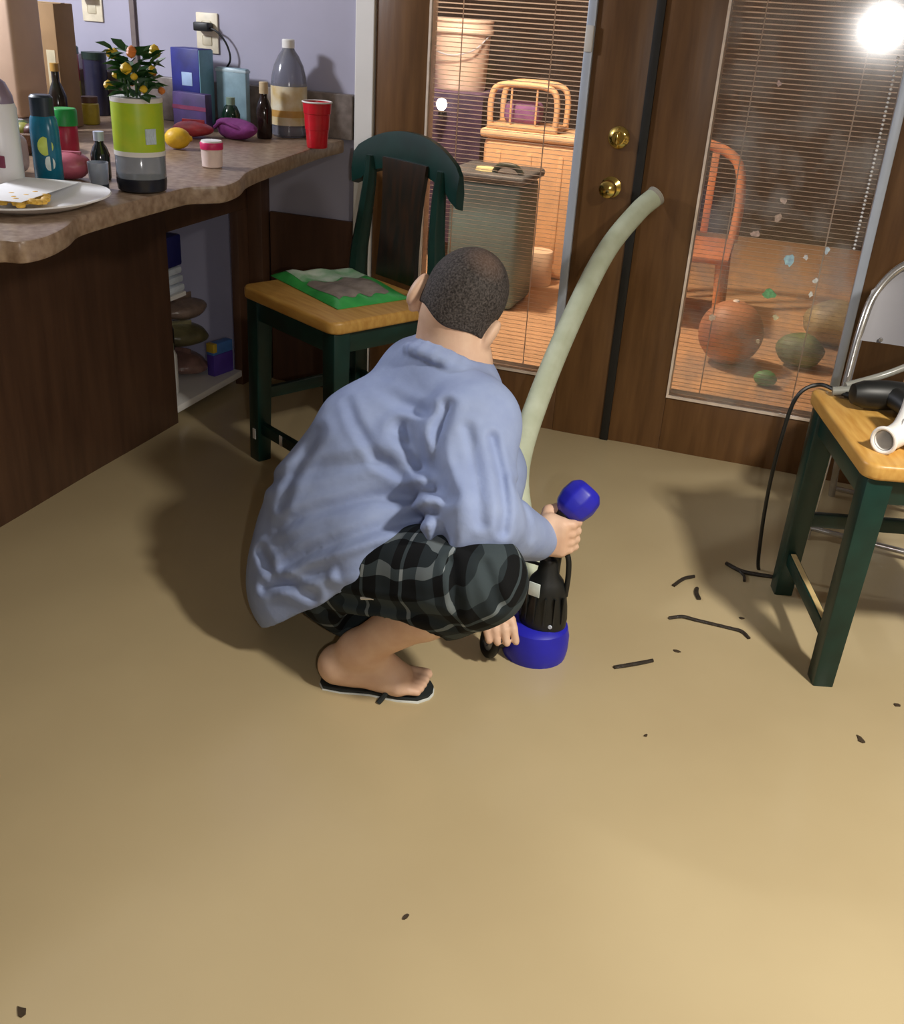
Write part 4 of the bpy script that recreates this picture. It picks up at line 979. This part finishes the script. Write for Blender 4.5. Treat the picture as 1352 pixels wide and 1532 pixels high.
# ------------------------------------------------------------------ grey folding chair beside the twigs stool
def folding():
    t = empty('folding_chair', (.882, -.35, 0), math.radians(-8), 'grey metal folding chair behind the stool with the white pipe', 'chair')
    met = mat('grey_enamel_metal', (112, 110, 116), .35, .06, 10, metal=.1); chrome = mat('bright_steel_tube', (190, 188, 186), .25, metal=.8)
    def fm(pts, n): MB().tube(spline(pts, 8), .0115, 12).build(n, chrome, t)
    # back frame: an arch that runs down to the front feet
    arch = [(-.195, -.15, -.035), (-.195, -.05, .30), (-.196, .025, .56), (-.180, .075, .66), (-.12, .105, .735), (0, .115, .755), (.12, .105, .735), (.180, .075, .66), (.196, .025, .56), (.195, -.05, .30), (.195, -.15, -.035)]
    fm(arch, 'back_frame')
    for s in (-1, 1):
        MB().tube([(s*.180, .22, -.035), (s*.180, .02, .30), (s*.180, -.06, .42)], .010, 12).build('rear_leg', chrome, t)
    MB().tube([(-.18, .19, .03), (.18, .19, .03)], .008, 10).build('rear_stretcher', chrome, t); MB().tube([(-.195, -.13, .03), (.195, -.13, .03)], .008, 10).build('front_stretcher', chrome, t)
    # backrest panel, bowed
    mb = MB(); n = 14; rows = []
    for th in (-.004, .004):
        g = []
        for i in range(n+1):
            x = -.196+.392*i/n; q = x/.196
            top = .742-.085*abs(q)**2.6; row = []
            for j in range(7):
                z = .535+(top-.535)*j/6; y = .022+(z-.56)*.45+.022*(1-q*q)
                row.append(mb.bm.verts.new((x, y+th, z)))
            g.append(row)
        rows.append(g)
    for g in rows:
        for i in range(n):
            for j in range(6): mb.bm.faces.new((g[i][j], g[i+1][j], g[i+1][j+1], g[i][j+1]))
    a, b_ = rows
    for i in range(n):
        mb.bm.faces.new((a[i][0], b_[i][0], b_[i+1][0], a[i+1][0])); mb.bm.faces.new((a[i][6], a[i+1][6], b_[i+1][6], b_[i][6]))
    for j in range(6):
        mb.bm.faces.new((a[0][j], a[0][j+1], b_[0][j+1], b_[0][j])); mb.bm.faces.new((a[n][j], b_[n][j], b_[n][j+1], a[n][j+1]))
    mb.build('backrest', met, t)
    MB().prism(rrect(-.185, .185, -.24, .05, .05), .405, .425, .006).build('seat', met, t)
    for s in (-.14, -.05): MB().lathe([(.006, 0), (.005, .004), (0, .005)], mtx=Matrix.Translation((s, .012, .545)) @ ky, n=10).build('rivet', chrome, t)
folding()

# ------------------------------------------------------------------ floating debris
twig_m = mat('wet_dark_twig', (44, 36, 28), .5, .3, 80, .3)
def twig(pts, r, label, fork=None):
    o = tag(MB().tube(spline([(x, y, .003+z) for x, y, z in pts], 5), r, 7).build('twig', twig_m), label, 'twig', 'twigs floating by the stool')
    if fork: MB().tube(spline([(x, y, .003+z) for x, y, z in fork], 5), r*.7, 6).build('side_shoot', twig_m, o)
twig([(.304, -1.308, 0), (.342, -1.280, .002), (.378, -1.246, 0)], .0048, 'short straight dark twig floating nearest the blue pump base')
twig([(.383, -1.052, 0), (.412, -1.036, .003), (.444, -1.036, .002), (.522, -1.038, .002), (.552, -1.042, .003), (.571, -1.061, 0)], .0042, 'long bent dark twig floating in front of the forked twig')
twig([(.369, -.894, 0), (.388, -.850, .002), (.411, -.823, 0)], .0048, 'small curved dark twig floating beyond the long bent twig')
twig([(.426, -.882, 0), (.428, -.906, .001), (.438, -.932, 0)], .0055, 'stubby dark twig beside the small curved twig')
twig([(.480, -.715, 0), (.520, -.745, .003), (.557, -.742, .001), (.60, -.735, 0)], .0055, 'forked dark twig floating against the far stool leg', [(.515, -.742, .002), (.530, -.765, .002), (.534, -.790, 0)])
bit_m = mat('dark_leaf_bit', (66, 52, 36), .7, .3, 60)
for k, (x, y, s, lab) in enumerate(((.422, -1.183, .008, 'thin brown leaf bit floating between the straight and the long twig'), (.411, -1.511, .005, 'tiny brown leaf bit floating alone in front of the straight twig'), (.818, -1.344, .011, 'ragged brown leaf bit floating in front of the near stool leg'), (.892, -1.189, .009, 'brown leaf bit floating close beside the near stool leg'), (.139, -2.115, .007, 'black speck of leaf floating alone on the open water'), (-.291, -2.473, .009, 'faint brown leaf bit floating far from everything near the cabinet side'), (.545, -.975, .007, 'small leaf bit floating close to the end of the long twig'))):
    mb = MB(); rr = random.Random(k); out = [(s*(.6+.6*rr.random())*math.cos(a)*1.1, s*(.32+.6*rr.random())*math.sin(a)) for a in np.linspace(0, 2*math.pi, 8)[:-1]]
    mb.prism(out, 0, .0022)
    tag(mb.build('leaf_bit', bit_m, None, True, (x, y, .0005), (0, 0, k*1.1)), lab, 'leaf', 'leaf bits floating on the water')

# ------------------------------------------------------------------ porch seen through the glass
struct('floor_porch', MB().box(-3, 3, .125, 3.4, -.12, .0995), mat('tan_porch_boards', (204, 166, 128), .6, .15, 5, stretch=(.6, 8, 1)), 'tan porch floor outside the french doors', 'floor')
struct('wall_porch', MB().box(-3, 3, 3.3, 3.4, -.05, 2.6), mat('brown_porch_siding', (58, 44, 36), .8, .2, 5, stretch=(.5, 1, 14)), 'brown sided wall beyond the porch', 'wall')
struct('ceiling_porch', MB().box(-3, 3, .13, 3.4, 2.6, 2.7), mat('porch_ceiling', (150, 120, 96), .8), 'porch ceiling outside the french doors', 'ceiling')
G0 = .10
t = empty('trash_can', (-.785, 1.11, G0), .0, 'grey green lidded trash can on the porch behind the glass', 'trash can')
gm = mat('grey_green_plastic', (112, 142, 146), .45, .06)
MB().box(-.155, .155, -.15, .15, .0, .52, .03, 3).build('bin_body', gm, t)
MB().box(-.17, .17, -.165, .165,   .52, .555, .014, 3).build('lid', mat('dark_grey_lid', (84, 88, 90), .5), t)
MB().tube(spline([(.02, -.10, .556), (.05, -.11, .585), (.11, -.11, .585), (.14, -.10, .556)], 6), .012, 10).build('lid_handle', mat('dark_handle', (60, 70, 60), .4), t)
MB().lathe([(.030, 0), (.026, .014), (0, .016)], c=(-.02, -.09, .556), n=18, sx=1.5).build('lid_badge', mat('pale_yellow_badge', (236, 226, 170), .3), t)
t = empty('work_table', (-1.485, 2.00, G0), 0, 'dark violet covered table on the porch carrying a bucket', 'table')
vio = mat('violet_tarp', (96, 78, 108), .6, .3, 8, .2)
MB().box(-.42, .42, -.30, .30, .755, .79, .01).build('table_top', vio, t)
mb = MB(); nx_ = 40
pts = []
for k in range(nx_+1):
    x = -.43+.86*k/nx_; pts.append((x, -.31+.018*math.sin(k*1.1)))
top_ = [mb.bm.verts.new((x, -.305, .785)) for x, y in pts]; bot_ = [mb.bm.verts.new((x, y, .12+.03*math.sin(k*.5))) for k, (x, y) in enumerate(pts)]
for k in range(nx_): mb.bm.faces.new((top_[k], top_[k+1], bot_[k+1], bot_[k]))
bmesh.ops.solidify(mb.bm, geom=list(mb.bm.faces), thickness=.006)
mb.build('tarp_drape', vio, t)
for sx in (-1, 1):
    for sy in (-1, 1): bar((sx*.38, sy*.25, 0), (sx*.38, sy*.25, .755), (.022, .022), (.022, .022)).build('leg', M['dark_gap'], t)
t = empty('plastic_bucket', (-1.225, 1.845, G0+.791), 0, 'white plastic bucket with rim standing on the violet table', 'bucket')
wb = mat('warm_white_bucket', (236, 214, 200), .45, .04)
MB().lathe([(.118, 0), (.122, .006), (.138, .30), (.128, .30), (.114, .012), (0, .012)]).build('bucket_wall', wb, t)
MB().lathe([(.141, .245), (.148, .250), (.148, .262), (.142, .266), (.142, .292), (.146, .296), (.146, .304), (.138, .306), (.136, .24)]).build('rim', wb, t)
MB().tube(spline([(-.142, 0, .25), (-.10, -.12, .18), (0, -.16, .155), (.10, -.12, .18), (.142, 0, .25)], 6), .0035, 8).build('bail_handle', M['alu'], t)
t = empty('clamp_lamp', (-1.235, 1.63, G0+.68), 0, 'small bright lit lamp clamped to the front of the violet table', 'lamp')
MB().lathe([(.014, 0), (.014, .03), (0, .03)]).box(-.012, .012, 0, .05, .0, .02, .002).build('clamp', blk, t)
em = bpy.data.materials.new('lit_bulb'); em.use_nodes = True
em.node_tree.nodes['Principled BSDF'].inputs['Emission Color'].default_value = (1, .95, .9, 1); em.node_tree.nodes['Principled BSDF'].inputs['Emission Strength'].default_value = 8
MB().lathe([(.012, .03), (.024, .045), (.026, .062), (.016, .078), (0, .082)]).build('bulb', em, t)
t = empty('storage_bin', (-.785, 1.76, G0), .0, 'tall beige storage bin on the porch beside the trash can', 'bin')
bg = mat('warm_beige_plastic', (226, 184, 140), .5, .06)
MB().box(-.230, .230, -.15, .15, 0, .615, .03, 3).build('bin_body', bg, t)
MB().box(-.245, .245, -.165, .165, .615, .655, .015, 3).build('lid', mat('pale_beige_lid', (238, 204, 164), .5), t)
for k in (-1, 0, 1): MB().box(k*.15-.012, k*.15+.012, -.156, -.148, .08, .56, .004).build('rib', bg, t)
t = empty('wire_crate', (-.80, 1.62, G0+.68), 0, 'beige plastic crate with arched handle and purple contents above the trash can', 'crate')
t.location = (-.835, 1.72, G0+.6558)
for s in (-1, 1):
    MB().tube(spline([(-.155, s*.10, 0), (-.155, s*.10, .13), (-.12, s*.10, .185), (0, s*.10, .195), (.12, s*.10, .185), (.155, s*.10, .13), (.155, s*.10, 0)], 6), .014, 10).build('arched_side', bg, t)
MB().box(-.165, .165, -.115, .115, 0, .022, .006).build('tray', bg, t)
for k in (-1, 1): MB().tube([(k*.06, -.10, .02), (k*.06, -.10, .185)], .005, 8).build('upright', bg, t)
MB().box(-.11, .06, -.06, .06, .023, .12, .03, 3).build('purple_bundle', mat('purple_bundle_cloth', (128, 88, 138), .8, .2, 20), t)
t = empty('paper_roll', (-.735, 1.94, G0), 0, 'pale paper roll standing on the porch floor', 'roll')
MB().lathe([(.022, .0), (.070, .0), (.073, .005), (.073, .150), (.070, .155), (.022, .155)], n=30).build('roll_body', mat('warm_white_paper', (240, 214, 186), .8, .04), t)
MB().lathe([(.022, .001), (.022, .154), (.019, .154), (.019, .001)], n=20).build('core', mat('cardboard_core', (170, 130, 90), .8), t)
t.location = (-.675, 1.50, G0)
# orange chair behind the lockless french door
t = empty('patio_chair', (-.02, 1.30, G0), .05, 'orange plastic patio chair on the porch behind the lockless french door', 'chair')
orm = mat('orange_plastic', (206, 140, 98), .45, .08)
MB().tube(spline([(-.22, .20, .30), (-.22, .22, .50), (-.17, .24, .64), (0, .25, .69), (.17, .24, .64), (.22, .22, .50), (.22, .20, .30)], 6), .022, 10).build('back_frame', orm, t)
for k in (-.09, .09): MB().box(k-.016, k+.016, .225, .24, .32, .66, .004).build('back_slat', orm, t)
MB().box(-.23, .23, -.22, .22, .28, .31, .012).build('seat', orm, t)
for sx in (-1, 1):
    for sy in (-1, 1): MB().tube([(sx*.20, sy*.19, .29), (sx*.22, sy*.21, 0)], [.024, .018], 10).build('leg', orm, t)
t = empty('beach_ball', (.40, .85, G0), 0, 'large orange ball on the porch in front of the orange chair', 'ball')
t.location = (.30, .72, G0)
MB().lathe([(0, 0)]+[(.12*math.sin(a), .12-.12*math.cos(a)) for a in np.linspace(.08, 3.06, 22)]+[(0, .24)], n=28).build('ball_skin', mat('faded_orange_vinyl', (176, 124, 94), .5, .1), t)
MB().lathe([(.014, 0), (.010, .006), (0, .006)], c=(0, 0, .238), n=12).build('valve', M['white_trim'], t)
for k, (x, y, s, cc, lab) in enumerate(((.56, .82, .09, (110, 130, 90), 'green grey toy heap beside the orange ball'), (.68, 1.20, .13, (150, 140, 110), 'pale sack leaning on the porch behind the toy heap'), (.46, .52, .04, (86, 150, 96), 'small green toy in front of the toy heap'))):
    o = lump(('toy_heap', 'burlap_sack', 'green_toy')[k], lab, ('toy', 'sack', 'toy')[k], x, y, G0, (s, s*.8, s*.7), mat('porch_thing_%d' % k, cc, .5, .2), 80+k, amp=.008)
